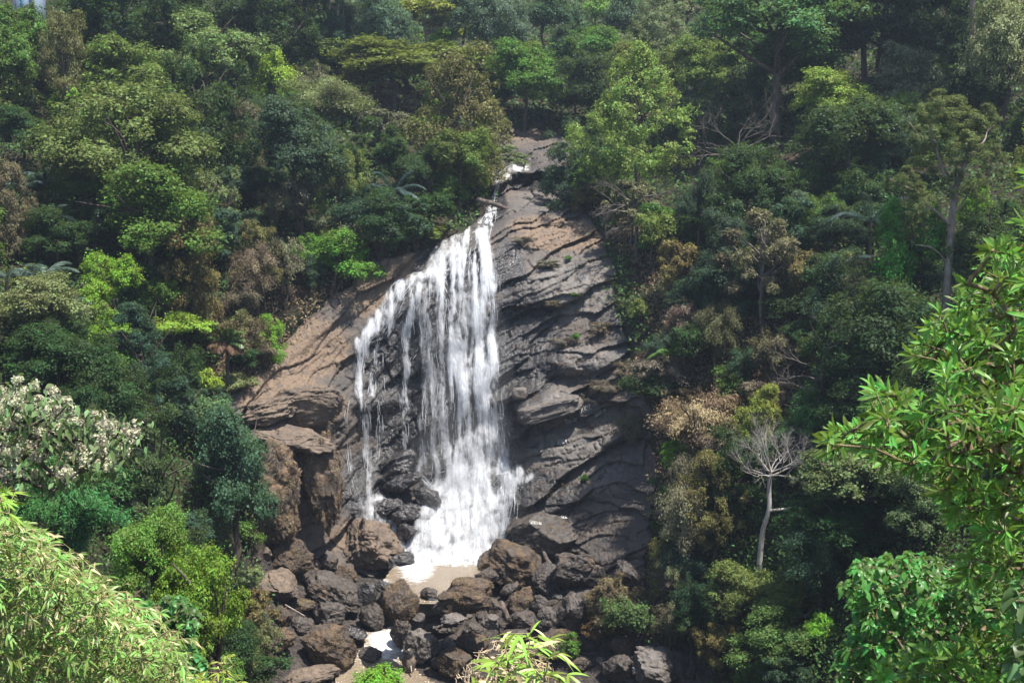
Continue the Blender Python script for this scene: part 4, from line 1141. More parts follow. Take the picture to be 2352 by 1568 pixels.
T_('lobed', 680, 350, 200, 200, 'DB', "dark blue green tree in the middle left above the dry thicket", .2)
B_(742, 250, 180, 120, 'GG', "grey green plume of drooping bamboo left of the upper river forest", tr=.3)
T_('round', 718, 190, 90, 90, 'GY', "grey dark bush like crown right of the lime tree", .4)
T_('lobed', 745, 135, 150, 90, 'OL', "olive crown in front of the two tall bare trunks", .4)
T_('drape', 640, 50, 170, 170, 'DK', "very dark tree at the top edge left of the bare trunks", .6)
T_('round', 560, 30, 140, 130, 'DK', "dark crown at the top edge above the grey green dome", .8)
T_('drape', 735, 40, 120, 160, 'DB', "dark blue shaded tree directly behind the bare trunks", .6)
T_('lobed', 50, 310, 150, 120, 'DK', "dark glossy leaved tree at the left edge above the palms", .2)
T_('lobed', 25, 225, 120, 110, 'OL', "olive tree at the left edge below the mid green corner tree", .2)
T_('tall', 20, 470, 100, 180, 'GY', "greyish brown shrubby tree at the left edge among palm fronds", .1)
T_('lobed', 125, 540, 170, 110, 'DK', "dark low tree left under the large mid green tree", .2)
T_('lobed', 175, 440, 120, 90, 'MG', "green crown squeezed between palm and large mid green tree", .3)
B_(690, 460, 120, 110, 'BR', "dry brown bamboo thicket on the bank left of the falls", 'dry', .1)
B_(630, 480, 90, 100, 'RO', "dry brown thicket left of its twin above the leaf litter slope", 'dry', .1)
T_('lobed', 770, 380, 120, 110, 'DK', "dark tree left of the blue palm", .2)
T_('drape', 785, 440, 110, 160, 'OL', "olive vine hung tree leaning over the dry thicket", .1)
T_('lobed', 712, 585, 80, 90, (.046, .100, .018), "left lobe of bright green creeper on the bank beside the falls", .1, name='shrub', cat='shrub')
T_('lobed', 775, 600, 150, 130, (.046, .105, .018), "large bright green creeper mound hanging beside the top of the falls", .05, name='shrub', cat='shrub')
S_('sparse', 590, 590, 110, 160, 'RO', "thin olive bush at the left rim of the leaf litter slope")
B_(650, 610, 110, 130, 'BR', "brown hanging scrub left of the bright creeper mound", 'dry', .05)
B_(555, 700, 90, 90, 'BR', "small brown dead scrub beside the dry fronded palm", 'dry', .0)
B_(590, 640, 120, 150, 'BR', "brown dead thicket on the slope left of the falls", 'dry', .05)
# ---- centre, top
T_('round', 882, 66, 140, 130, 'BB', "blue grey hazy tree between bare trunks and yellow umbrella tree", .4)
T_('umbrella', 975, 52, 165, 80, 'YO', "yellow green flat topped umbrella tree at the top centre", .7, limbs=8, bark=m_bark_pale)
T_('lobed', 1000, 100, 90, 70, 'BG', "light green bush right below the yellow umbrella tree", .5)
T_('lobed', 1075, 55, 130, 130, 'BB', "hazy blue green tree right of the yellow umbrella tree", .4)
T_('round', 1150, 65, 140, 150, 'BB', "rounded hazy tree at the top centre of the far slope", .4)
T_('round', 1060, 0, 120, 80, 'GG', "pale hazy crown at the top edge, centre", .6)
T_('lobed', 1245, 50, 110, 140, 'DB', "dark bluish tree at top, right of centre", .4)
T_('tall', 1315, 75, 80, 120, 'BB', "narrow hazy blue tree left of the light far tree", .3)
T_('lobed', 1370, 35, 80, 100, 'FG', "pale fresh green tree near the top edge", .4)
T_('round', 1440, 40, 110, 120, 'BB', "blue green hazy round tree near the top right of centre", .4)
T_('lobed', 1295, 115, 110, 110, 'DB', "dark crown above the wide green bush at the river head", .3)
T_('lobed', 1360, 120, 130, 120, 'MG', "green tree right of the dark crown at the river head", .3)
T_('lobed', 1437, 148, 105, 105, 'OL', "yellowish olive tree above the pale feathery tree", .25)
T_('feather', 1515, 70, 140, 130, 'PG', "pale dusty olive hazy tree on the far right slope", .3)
T_('round', 1485, 105, 100, 90, 'MG', "small green crown under the pale dusty tree", .3)
T_('sparse', 1575, 20, 130, 100, 'GY', "greyish purple leafless looking crown at the top right of centre", .5)
T_('lobed', 935, 150, 300, 100, 'OL', "wide yellow olive umbrella canopy above the left river bank", .75, limbs=10)
T_('umbrella', 820, 185, 100, 46, 'YO', "small yellow green layered crown left of the wide umbrella canopy", .9)
T_('umbrella', 1080, 160, 170, 70, 'OL', "olive layered canopy touching the wide umbrella canopy on its right", .9)
T_('lobed', 1205, 180, 160, 140, 'MG', "broad green tree closing the river head behind the bare rock", .1)
T_('lobed', 1205, 130, 100, 70, 'OL', "yellow tinted crown on top of the broad river head tree", .9)
T_('round', 1325, 205, 105, 120, 'DB', "dark tree between river head tree and pale feathery tree", .1)
T_('sparse', 905, 230, 130, 80, 'GY', "grey half bare crown under the wide umbrella canopy", .5, bark=m_twig, limbs=14)
T_('sparse', 885, 305, 130, 100, 'GY', "brown grey leafless thicket tree above the blue palm", .3, bark=m_twig, limbs=14)
T_('tall', 1060, 265, 180, 220, 'RO', "tall speckled brown green tree on the left bank of the upper river", .15, limbs=8)
T_('lobed', 1005, 232, 74, 66, 'BG', "light green leaf clump at the upper left of the speckled tree", .9)
T_('lobed', 985, 300, 80, 70, 'BG', "light green clump left of the speckled tree at mid height", .6)
T_('lobed', 985, 390, 130, 130, 'DK', "dark tree between the blue palm and the upper river", .1)
T_('lobed', 1060, 380, 150, 140, 'OL', "olive dark bush mass on the left bank by the upper cascade", .1)
S_('lobed', 1090, 385, 66, 66, 'LM', "light yellow green shrub left of the upper cascade", .2)
S_('feather', 1162, 365, 110, 56, 'GG', "thin grey green branch spray overhanging the upper cascade", .35, limbs=5)
S_('lobed', 1100, 425, 50, 46, 'BG', "light green shrub just above the fallen tree trunk", .1)
S_('lobed', 1030, 440, 84, 70, 'MG', "green bush left of the fallen tree trunk")
S_('lobed', 985, 480, 120, 80, 'DK', "dark bush hanging over the left lip of the falls")
S_('sparse', 950, 530, 120, 60, 'OL', "thin twiggy shrub on the brown bank left of the lip", limbs=10)
B_(880, 500, 90, 110, 'BR', "dry brown bamboo under the blue palm", 'dry')
B_(870, 560, 70, 80, 'BR', "small dry tuft right of the bright creeper mound", 'dry')
T_('feather', 1460, 262, 210, 220, 'FG', "pale fresh green feathery tree right of the upper river", .75, limbs=10)
T_('feather', 1378, 320, 140, 110, 'FG', "left lower lobe of fresh green foliage overhanging the upper rock", .35)
T_('feather', 1400, 395, 170, 90, 'FG', "lower fringe of fresh green foliage above the bare branches", .4)
S_('feather', 1312, 296, 44, 30, 'BG', "small green tuft at the top of the bare upper rock", .2)
S_('sparse', 1360, 455, 110, 70, 'RO', "reddish brown scrub at the right rim of the upper rock")
T_('tall', 1528, 190, 90, 130, 'OL', "dark olive narrow tree right of the feathery tree", .2)
# ---- right slope, top
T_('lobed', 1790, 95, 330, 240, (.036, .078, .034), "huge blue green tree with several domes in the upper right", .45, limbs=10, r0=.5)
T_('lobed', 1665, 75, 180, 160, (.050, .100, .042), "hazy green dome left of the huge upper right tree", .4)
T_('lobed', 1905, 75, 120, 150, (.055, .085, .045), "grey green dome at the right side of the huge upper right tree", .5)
T_('round', 1725, 130, 110, 90, 'DB', "dark rounded crown below the huge upper right tree", .4)
T_('lobed', 1625, 170, 160, 140, 'OL', "olive tree left below the hazy green dome", .2)
T_('drape', 1700, 215, 150, 150, 'DK', "dark vine hung trees behind the purple bare branches", .1)
T_('round', 2030, 50, 220, 170, 'DB', "dark blue wooded crown at the top right", .5)
T_('round', 2110, 95, 150, 130, 'DB', "second dark crown right below the dark blue one", .4)
T_('lobed', 2190, 40, 160, 160, 'DK', "very dark crown at the top edge left of the pale tree", .5)
T_('round', 2300, 115, 160, 210, 'PG', "pale grey green tree at the right edge near the top", .3)
T_('sparse', 2290, 15, 140, 80, 'RO', "brownish crown in the upper right corner", .6)
T_('lobed', 1840, 170, 110, 70, 'GG', "sunlit pale understorey leaves seen below the huge tree", .2)
S_('lobed', 1865, 165, 120, 90, 'DK', "dark bush on the lit ground under the huge upper right tree")
S_('lobed', 2060, 215, 120, 90, 'DB', "dark bush between the shaded trunks at the top right")
T_('lobed', 1920, 240, 180, 130, (.085, .125, .028), "round tree in the right middle forest, its sunlit top coloured yellow green", .6)  # sunlight on this crown top is put into its yellow green
T_('lobed', 1950, 335, 220, 170, 'DK', "lower body of the yellow green round tree, its shade coloured dark", .1)  # lower part of the same tree, its shade put into the dark colour
T_('tall', 2080, 200, 140, 150, 'GY', "grey green dark tree above the big branching tree", .3)
T_('lobed', 2150, 165, 90, 70, 'MG', "small green crown between grey tree and pale right edge tree", .5)
T_('round', 2050, 330, 120, 150, 'DB', "dark gap filling tree left of the big branching tree", .2)
T_('lobed', 1610, 475, 100, 170, 'DB', "blue green upright tree right of the bare branched thicket", .1)
T_('lobed', 1715, 440, 190, 180, 'DK', "dark round tree under the small pale dead tree", .1)
T_('tall', 1835, 500, 80, 110, 'BB', "bluish young tree left of the shaded palm", .1)
T_('lobed', 1920, 530, 140, 120, 'DB', "dark shrubby tree right of the bluish young tree", .1)
T_('lobed', 2090, 600, 160, 240, (.034, .100, .018), "bright mid green tree behind the big branching trunk", .1)
T_('lobed', 2245, 490, 80, 140, 'BG', "bright leafed narrow tree just right of the branching trunk", .1)
T_('round', 2270, 580, 150, 180, 'DK', "dark foliage behind the glossy foreground tree", .2)
T_('tall', 2005, 690, 120, 170, 'GG', "grey green upright tree left of the bright mid green one", .1)
T_('tall', 1925, 680, 120, 160, 'DB', "dark upright tree left of the grey green one", .1)
T_('tall', 1665, 600, 120, 170, 'DB', "dark blue green tree above the dry bamboo belt", .1)
T_('sparse', 1755, 610, 170, 190, 'GY', "grey tangled half bare thicket in the right middle", .05, bark=m_twig, limbs=22)
T_('sparse', 1840, 645, 110, 130, 'RO', "reddish brown withered tree right of the grey thicket", .05, limbs=14)
T_('lobed', 1500, 540, 110, 120, 'OL', "scrubby olive tree at the right rim of the cliff", .1)
T_('sparse', 1450, 480, 130, 120, 'GY', "bare grey brushwood at the foot of the feathery tree", .1, bark=m_twig, limbs=24)
T_('sparse', 1550, 620, 110, 130, 'RO', "brown green scrub on the slope right of the cliff", .05, limbs=12)
B_(1570, 745, 100, 110, 'BR', "dry brown bamboo right of the cliff above the small palm", 'dry')
B_(1650, 770, 120, 150, 'RO', "tall olive brown bamboo right of the small palm", 'dry')
B_(1775, 820, 120, 120, 'RO', "olive brown bamboo in front of the dark bare tree", 'dry')
B_(1710, 850, 110, 110, 'DB', "dark green bamboo between two dry clumps", 'bamboo')
B_(1755, 905, 140, 70, 'BR', "low dry brown bamboo above the yellow green feathery tree", 'dry')
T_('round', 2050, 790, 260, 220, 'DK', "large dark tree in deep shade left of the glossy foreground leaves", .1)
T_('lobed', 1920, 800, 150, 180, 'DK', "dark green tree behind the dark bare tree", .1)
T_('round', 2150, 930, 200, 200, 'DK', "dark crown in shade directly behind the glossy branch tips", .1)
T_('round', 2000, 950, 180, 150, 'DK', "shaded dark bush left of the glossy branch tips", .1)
B_(1605, 985, 210, 165, 'PB', "pale straw coloured dry bamboo on the right bank", 'dry')
B_(1670, 1040, 130, 120, 'PB', "straw coloured dry clump behind the small bright shrub", 'dry')
T_('feather', 1755, 975, 130, 150, (.10, .13, .03), "yellow green feathery sapling behind the pale bare crowned tree", .1)
T_('lobed', 1872, 965, 130, 140, (.026, .070, .022), "dark leafed rounded tree right of the feathery sapling", .1)
S_('lobed', 1560, 1048, 96, 76, 'BG', "small bright green shrub at the right rim of the rock face")
S_('lobed', 1470, 720, 60, 60, 'OL', "low olive shrub at the cliff's right edge")
T_('feather', 1640, 1140, 150, 190, 'RO', "mixed brown and green viny thicket left of the pale bare crowned tree", .05)
B_(1590, 1110, 120, 150, (.105, .092, .060), "tan dry hanging bamboo above the rim of the wet rock face", 'dry')
B_(1545, 1440, 90, 120, (.10, .09, .055), "dry tan reeds hanging beside the lower right boulders", 'dry')
B_(1575, 1210, 120, 200, (.125, .115, .066), "straw and green bamboo hanging at the right rim of the rock", 'dry')
B_(1550, 1330, 90, 120, (.115, .11, .06), "lower straw coloured bamboo near the big dark boulder", 'dry')
T_('lobed', 1990, 1120, 270, 170, (.045, .070, .036), "broad grey green canopy right of the pale bare crowned tree", .1)
T_('lobed', 2110, 1160, 170, 150, (.036, .055, .030), "darker lobe of canopy under the glossy branch", .1)
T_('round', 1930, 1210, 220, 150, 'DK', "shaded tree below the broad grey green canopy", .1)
B_(1880, 1300, 190, 180, 'DB', "dark bamboo clump in the lower right hollow", 'bamboo')
B_(1590, 1400, 110, 150, 'DB', "blue green bamboo beside the river bed on the right bank", 'bamboo')
T_('lobed', 1690, 1370, 150, 130, (.062, .082, .028), "olive bush left of the pale trunk's foot", .1)
T_('lobed', 1820, 1365, 130, 120, (.056, .086, .026), "olive green bush right of the pale trunk's foot", .1)
T_('lobed', 1790, 1465, 200, 150, (.034, .066, .020), "mid green bush below the two olive bushes", .1)
S_('lobed', 1890, 1445, 76, 80, (.10, .21, .025), "small lime green bush at the lower right")
T_('sparse', 1655, 1490, 130, 130, 'RO', "reddish brown scrub at the lower right river bank", .05, limbs=14)
S_('feather', 1745, 1550, 120, 60, 'MG', "green shrub at the bottom edge right of the broad boulder")
S_('sparse', 1410, 1385, 130, 130, 'BR', "dry brown bush over the big dark boulder on the right", limbs=18, bark=m_twig)
S_('lobed', 1450, 1420, 120, 120, (.036, .060, .026), "dark green shrub on the right bank of the boulder field")
S_('lobed', 1385, 1440, 90, 90, (.062, .038, .024), "rust red tinged shrub beside the dark green bank shrub", limbs=12)
S_('feather', 1310, 1478, 60, 50, 'MG', "small green shrub among the lower right boulders")
S_('feather', 1520, 1290, 70, 130, (.075, .085, .030), "yellow green bank shrub beside the leaning dark slab")
S_('lobed', 1530, 1440, 90, 90, (.040, .066, .026), "green shrub above the broad smooth boulder")
# ---- left slope, lower
T_('lobed', 60, 645, 90, 70, (.13, .15, .03), "yellow tipped small tree under the arching palm", .2)
T_('lobed', 80, 720, 200, 150, 'GG', "grey green wide tree at the left below the palms", .2)
T_('lobed', 175, 750, 130, 110, (.070, .090, .055), "grey olive tree right of the wide grey green one", .2)
T_('lobed', 255, 665, 140, 140, 'BG', "bright grass green tree in the left middle", .25)
T_('lobed', 240, 760, 120, 90, 'BG', "lower bright green lobe beneath the grass green tree", .2)
T_('lobed', 370, 690, 110, 100, 'MG', "mid green bush right of the grass green tree", .2)
T_('lobed', 400, 755, 120, 80, (.11, .17, .025), "yellow green crown above the dark feather leaved tree", .3)
T_('drape', 440, 640, 120, 200, 'RO', "dark brown stems hung with vines right of the mid green bush", .0)
T_('tier', 320, 800, 190, 190, 'DB', "dark blue green feather leaved tree in the left centre", .4, limbs=8)
T_('round', 420, 850, 100, 120, 'DK', "dark crown right of the feather leaved tree", .2)
T_('lobed', 455, 885, 96, 86, 'LM', "bright lime green crown left of the sloping brown slab", .3)
T_('tier', 415, 930, 140, 110, 'DB', "lower dark feather leaved tree below the lime crown", .4)
T_('lobed', 130, 850, 240, 160, 'DK', "dark shaded tree mass behind the flowering tree", .1)
T_('round', 240, 920, 170, 160, 'DK', "dark green crown right behind the cream flowers", .1)
S_('lobed', 552, 738, 64, 64, 'GG', "whitish green shrub beside the dry fronded palm")
S_('feather', 620, 775, 80, 90, 'BG', "light green shrub on the rim of the left rock slab", .1)
S_('lobed', 527, 885, 90, 66, 'GG', "grey leafed shrub at the top of the sloping brown slab")
S_('lobed', 540, 830, 100, 80, 'DK', "dark bush under the dry fronded palm")
T_('lobed', 480, 960, 130, 120, (.040, .075, .040), "grey green crown above the dark tree by the outcrops", .3)
T_('tier', 350, 1120, 190, 290, (.024, .045, .018), "sparse dark conifer like tree with level branches", .25, limbs=16)
T_('lobed', 520, 1090, 200, 290, (.022, .052, .032), "large dark blue green tree left of the tall outcrops", .15, limbs=10)
T_('lobed', 570, 1150, 90, 130, (.026, .058, .036), "dark green branches spilling before the left outcrop", .2)
S_('lobed', 565, 1235, 70, 60, 'MG', "green shrub under the large dark tree at the boulder field")
B_(160, 1190, 240, 240, (.030, .085, .026), "deep green bamboo thicket behind the flowering tree's branches")
B_(60, 1150, 180, 200, (.026, .070, .024), "shaded bamboo at the left edge under the flowering tree")
B_(270, 1120, 130, 170, 'DB', "dark bamboo gap filler left of the conifer like tree")
S_('lobed', 765, 1150, 60, 90, 'DK', "dark ivy like shrub at the foot of the golden outcrop")
S_('feather', 690, 1215, 90, 60, 'MG', "green ferny shrub between the outcrops' feet")
S_('lobed', 650, 1105, 40, 50, 'MG', "little green bush growing on the left tall outcrop")
S_('feather', 790, 985, 40, 50, (.09, .14, .03), "yellow green moss shrub below the massive square block")
S_('lobed', 555, 1335, 110, 70, 'GG', "grey green leafy shrub on the left bank by the boulders")
S_('sparse', 575, 1405, 110, 110, 'RO', "reddish dry shrub on the left bank", limbs=14)
B_(600, 1480, 110, 120, (.075, .082, .036), "tall yellowish grass clump on the lower left bank", 'dry', name='grass_clump', cat='grass clump')
B_(560, 1540, 110, 100, (.065, .082, .032), "second grass clump at the bottom of the left bank", 'bamboo', name='grass_clump', cat='grass clump')
for cx, cy, w, h, lab in ((1345, 918, 60, 34, "brown grass tuft above the pale slab on the cliff"), (1260, 610, 70, 24, "golden dry grass along a ledge right of the fall"), (1300, 790, 80, 30, "dry grass with green specks on the middle ledge"),
                          (1400, 900, 110, 60, "dry brown grass patch at the cliff's upper right rim"), (1450, 990, 90, 80, "dry straw grass hanging at the cliff's right rim"), (1200, 555, 60, 22, "golden grass tuft just under the lip's right slab"),
                          (1380, 760, 70, 40, "brown grass on the ledge left of the small palm"), (1270, 700, 50, 20, "little dry grass tuft beside wet glinting rock"), (1440, 860, 80, 60, "brown withered grass above the dark lettered wall")):
    S_('dry', cx, cy, w, h, 'BR', lab, trunk=False, Y=float(cliff_Y(cx, cy)) - .2, dep=.4, name='grass_tuft', cat='grass tuft')
for cx, cy, w, h, lab in ((1322, 775, 30, 26, "small dark green plant on the middle ledge of the cliff"), (1303, 595, 28, 20, "small bright plant on the upper ledge of the cliff"), (1320, 680, 28, 20, "tiny pale green plant by the grey slab"),
                          (1340, 1100, 30, 30, "little green plant in the crack below the faint lettering")):
    S_('lobed', cx, cy, w * .8, h * .7, 'MG', lab, trunk=False, Y=float(cliff_Y(cx, cy)) - .2, name='small_plant', cat='plant')
# ---- understorey: low bushes closing the gaps between the trees
FR = np.random.RandomState(99)
UND = []
cnt = 0
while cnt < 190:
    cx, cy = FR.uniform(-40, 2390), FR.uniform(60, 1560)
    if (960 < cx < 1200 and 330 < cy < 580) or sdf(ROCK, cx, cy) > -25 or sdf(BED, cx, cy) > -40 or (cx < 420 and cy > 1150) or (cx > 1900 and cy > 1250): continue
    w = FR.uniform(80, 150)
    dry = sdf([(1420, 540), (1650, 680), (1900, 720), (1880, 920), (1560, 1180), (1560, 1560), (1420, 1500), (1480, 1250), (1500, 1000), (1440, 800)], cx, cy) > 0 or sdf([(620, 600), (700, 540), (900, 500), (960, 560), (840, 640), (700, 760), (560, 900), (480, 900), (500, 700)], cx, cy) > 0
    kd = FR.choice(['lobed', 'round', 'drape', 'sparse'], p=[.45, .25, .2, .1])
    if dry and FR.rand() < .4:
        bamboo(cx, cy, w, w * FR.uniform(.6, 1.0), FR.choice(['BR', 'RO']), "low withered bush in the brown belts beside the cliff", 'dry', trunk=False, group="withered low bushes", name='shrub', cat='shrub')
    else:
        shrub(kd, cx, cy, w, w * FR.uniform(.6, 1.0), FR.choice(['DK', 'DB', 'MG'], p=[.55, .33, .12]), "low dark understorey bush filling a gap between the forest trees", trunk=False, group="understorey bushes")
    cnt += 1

# ---- the forest goes on past both sides of the view
for k in range(34):
    cx = FR.uniform(-360, -90) if k % 2 else FR.uniform(2450, 2740)
    cy = 40 + (k // 2) * 88 + FR.uniform(-30, 30)
    w = FR.uniform(150, 260)
    plant(FR.choice(['lobed', 'round', 'drape']), cx, cy, w, w * FR.uniform(.7, 1.0), FR.choice(['DK', 'DB', 'MG', 'OL']), "forest tree standing beyond the side edge of the view", .2, group="forest trees beyond the sides of the view")
# ---- bare trunks, dead trees, palms
def segs_tree(p0, d0, L, r, depth, R, out, spread=.7, kids=3, up=.15, shrink=.68, nseg=4):
    p, d = np.array(p0, float), nrm(np.array(d0, float))
    for k in range(nseg):
        q = p + d * L / nseg
        r1 = r * (1 - .10)
        out.append((p, q, r, r1)); p, r = q, r1
        d = nrm(d + R.normal(0, .16, 3) + np.array([0, 0, up * .25]))
        if depth > 0 and k >= 1:
            for _ in range(kids if k == nseg - 1 else R.randint(0, 2)):
                nd = nrm(d + R.normal(0, spread, 3) + np.array([0, 0, up]))
                segs_tree(p, nd, L * shrink * R.uniform(.7, 1.15), r * .62, depth - 1, R, out, spread, kids, up, shrink, nseg)
def seg_mesh(name, out, org, n=5):
    a = [np.array(x) for x in zip(*out)]
    V, Q = tubes(a[0], a[1], a[2], a[3], n)
    return mesh_np(name, V - np.array(org), Q, smooth=True)
def stem_from(pts, r0, r1, n=24):
    P = np.array([at(a, b, Y) for a, b, Y in pts]); k = len(P)
    s = np.linspace(0, k - 1, n); i = np.minimum(s.astype(int), k - 2); f = (s - i)[:, None]
    P = P[i] * (1 - f) + P[i + 1] * f
    for _ in range(2): P[1:-1] = (P[:-2] + 2 * P[1:-1] + P[2:]) / 4
    return P, np.linspace(r0, r1, n)
def bare_tree(trunk_px, r0, r1, limbs, mat, label, seed, depth=3, L=2.2, name="dead_tree", cat="bare tree", spread=.6, up=.2, twig=.6):
    R = np.random.RandomState(seed)
    P, rr = stem_from(trunk_px, r0, r1)
    base = P[0].copy(); base[2] = min(base[2], ground(P[0][0], P[0][1])); P[0] = base
    root = tag(empty(name, base), label, cat)
    V, Q = path_tube(P - base, rr, 8)
    obj("trunk", mesh_np("trunk", V, Q, smooth=True), mat, root)
    out = []
    for f, dx, dy, dz, l in limbs:
        i = min(int(f * 23), 23)
        segs_tree(P[i], (dx, dy, dz), L * l, rr[i] * twig, depth, R, out, spread, 3, up)
    obj("branches", seg_mesh("branches", out, base), mat, root)
    return root
# tall straight trunks; unseen crowns enlarged, and trees added, to shade the forest below
for k, (x, r, yb, pale, lab) in enumerate(((776, .22, 172, 1, "tall pale bare trunk near the top, left of the blue grey tree"), (789, .16, 172, 0, "thinner dark trunk just right of the tall pale one"), (595, .22, 130, 0, "dark straight trunk at the top edge above the grey dome"),
                                (700, .3, 140, 0, "thick dark trunk at the top edge left of the pale one"), (512, .15, 90, 0, "slim reddish trunk at the top edge"), (340, .25, 100, 0, "dark trunk rising out of the top edge above the glossy clumped tree"),
                                (425, .25, 110, 0, "dark trunk rising out of the top edge through the vine draped tree"), (650, .2, 150, 0, "dark slender trunk between two thicker ones at the top edge"), (250, .25, 80, 0, "dark trunk at the top edge right of the pale building"),
                                (1985, .28, 190, 0, "dark trunk under the dark blue crown at the top right"), (2120, .28, 170, 0, "shaded trunk at the top right left of the pale edge tree"), (2235, .3, 240, 1, "leaning pale trunk at the right edge under the pale grey green tree"))):
    Y = float(terr_Y(x, yb)) - 4.0
    P, rr = stem_from([(x + 1, yb, Y), (x - 2, yb - 80, Y), (x - 1, 0, Y), (x - 4, -110 - 25 * (k % 3), Y)], r, r * .6)
    b = P[0].copy(); b[2] = ground(b[0], b[1]); P[0] = b
    root = tag(empty("tree", b), lab, "tree")
    V, Q = path_tube(P - b, rr, 8)
    obj("trunk", mesh_np("trunk", V, Q, smooth=True), m_bark_pale if pale else m_bark, root)
    o = obj("crown", crown_mesh('lobed', 2, k % 3), m_leaf, root, tuple(np.array(C['DK']) * 1.8))
    o.location = Vector(P[-1] - b); o.scale = (6.6, 6.0, 3.6); o.rotation_euler = (0, 0, k)
m_ghost = bark_material("ghost_bark", (0.27, 0.24, 0.21), (0.46, 0.42, 0.38))
# pale bare crowned tree on the right bank
Y = float(terr_Y(1742, 1350)) - .5
bt = bare_tree([(1741, 1352, Y), (1746, 1270, Y), (1752, 1215, Y), (1768, 1170, Y - .2), (1766, 1120, Y), (1770, 1085, Y)], .17, .11,
               [(1, -.9, -.3, .55, 1.15), (1, .9, -.3, .5, 1.15), (1, -.3, -.5, 1, 1.15), (1, .35, .4, 1, 1.15), (.97, -1, .3, .25, 1.1), (.97, 1, .3, .3, 1.1), (1, 0, .6, 1, 1.1), (1, -.8, 0, .8, .9), (1, .8, 0, .8, .9), (.96, -.6, -.8, .2, 1), (.96, .6, -.8, .25, 1)], m_ghost,
               "pale slender tree with domed leafless crown on the right bank", 5, depth=4, L=1.25, spread=.62, up=.22, twig=.42)
out = []; R_ = np.random.RandomState(3)
p = at(1767, 1172, Y - .2); segs_tree(p, (1, -.1, .12), 1.6, .10, 0, R_, out, nseg=5); q = out[-1][1]
segs_tree(q, (1, 0, -.28), 2.4, .07, 2, R_, out, .35, 2, -.02, .5)
obj("broken_limb", seg_mesh("limb", out, bt.location), m_ghost, bt)
# big branching tree on the right, behind the foreground leaves
Y = float(terr_Y(2180, 760)) - 1.0
def ptsY(l): return [(a, b, Y) for a, b in l]
P, rr = stem_from(ptsY([(2165, 840), (2172, 700), (2180, 600), (2185, 520), (2190, 450), (2215, 380), (2230, 330)]), .27, .11)
b = P[0].copy(); b[2] = ground(b[0], b[1]); P[0] = b
euc = tag(empty("tree", b), "tall tree with pale forking branches and open olive crown at the right", "tree")
V, Q = path_tube(P - b, rr, 9); parts = [(V, Q)]
for l, r0 in (([(2186, 520), (2150, 480), (2100, 430), (2060, 400)], .16), ([(2190, 450), (2170, 380), (2150, 320), (2140, 270)], .17), ([(2186, 500), (2230, 440), (2262, 400), (2290, 370)], .12),
              ([(2215, 380), (2240, 330), (2280, 290)], .12), ([(2172, 600), (2130, 560), (2090, 545)], .10), ([(2180, 580), (2200, 500), (2205, 440), (2200, 380), (2190, 320)], .16), ([(2150, 480), (2120, 470), (2075, 475)], .06), ([(2150, 330), (2110, 300), (2090, 270)], .08)):
    q, r = stem_from(ptsY(l), r0 * .62, r0 * .2, 14)
    q = q + np.cumsum(np.random.RandomState(int(l[1][0])).normal(0, .05, q.shape), 0) * np.array([1, 2, 1])
    parts.append(path_tube(q - b, r, 6))
V, Q = join(parts)
obj("trunk", mesh_np("trunk", V, Q, smooth=True), m_bark_pale, euc)
for i, (cx, cy, w, h) in enumerate(((2190, 265, 150, 80), (2260, 300, 110, 90), (2120, 300, 90, 70), (2130, 360, 100, 60), (2220, 340, 110, 60), (2285, 370, 70, 60), (2080, 410, 70, 50), (2110, 460, 90, 60), (2200, 420, 90, 50), (2150, 240, 90, 60), (2100, 520, 70, 40), (2250, 430, 60, 50))):
    o = obj("leaf_mass", crown_mesh('feather', 1, i % 3), m_leaf, euc, tuple(np.array((.125, .145, .048)) * R_.uniform(.8, 1.25)))
    mp = m_per_px(Y); o.location = at(cx, cy, Y + R_.normal(0, 1.0)) - b; o.scale = (w * .48 * mp, w * .45 * mp, h * .62 * mp); o.rotation_euler = (0, 0, R_.uniform(0, 6))
# purple grey leafless trees and brushwood
Y = float(terr_Y(1690, 420)) - 3
bare_tree([(1700, 420, Y), (1700, 380, Y), (1695, 345, Y)], .16, .12, [(1, -1, -.2, .15, 1.5), (1, 1, -.2, .35, 1.4), (1, -.6, -.4, .6, 1.3), (1, .5, -.4, .8, 1.2), (.8, -1, 0, .1, 1.4), (.8, 1, 0, .2, 1.2), (1, .1, .3, 1, 1)], m_twig,
          "purple grey leafless tree with level branches in the right forest", 8, depth=3, L=1.9, spread=.5, up=.05)
Y = float(terr_Y(1790, 450)) - 3.5
bare_tree([(1792, 470, Y), (1790, 430, Y), (1788, 385, Y)], .12, .06, [(1, 1, 0, .8, 1.0), (.5, 1, 0, .6, 1.0), (1, -1, 0, .1, 1.0)], m_bark_pale, "small pale dead tree with three bent limbs above the dark round tree", 9, depth=1, L=2.2, spread=.4)
Y = float(terr_Y(1890, 930)) - 2.5
bare_tree([(1890, 935, Y), (1888, 890, Y), (1885, 850, Y)], .12, .08, [(1, -1, -.2, .5, 1.1), (1, 1, -.2, .6, 1.1), (1, 0, -.4, 1, 1.2), (.7, -1, 0, .3, 1), (.7, 1, 0, .2, 1.1), (.5, 1, -.3, -.2, .9), (.5, -1, -.3, .0, .9), (1, .3, .2, 1, 1.2)], m_twig,
          "dark purple leafless tree in front of the shaded right slope", 10, depth=3, L=1.6, spread=.6)
Y = float(terr_Y(1440, 560)) - 1.5
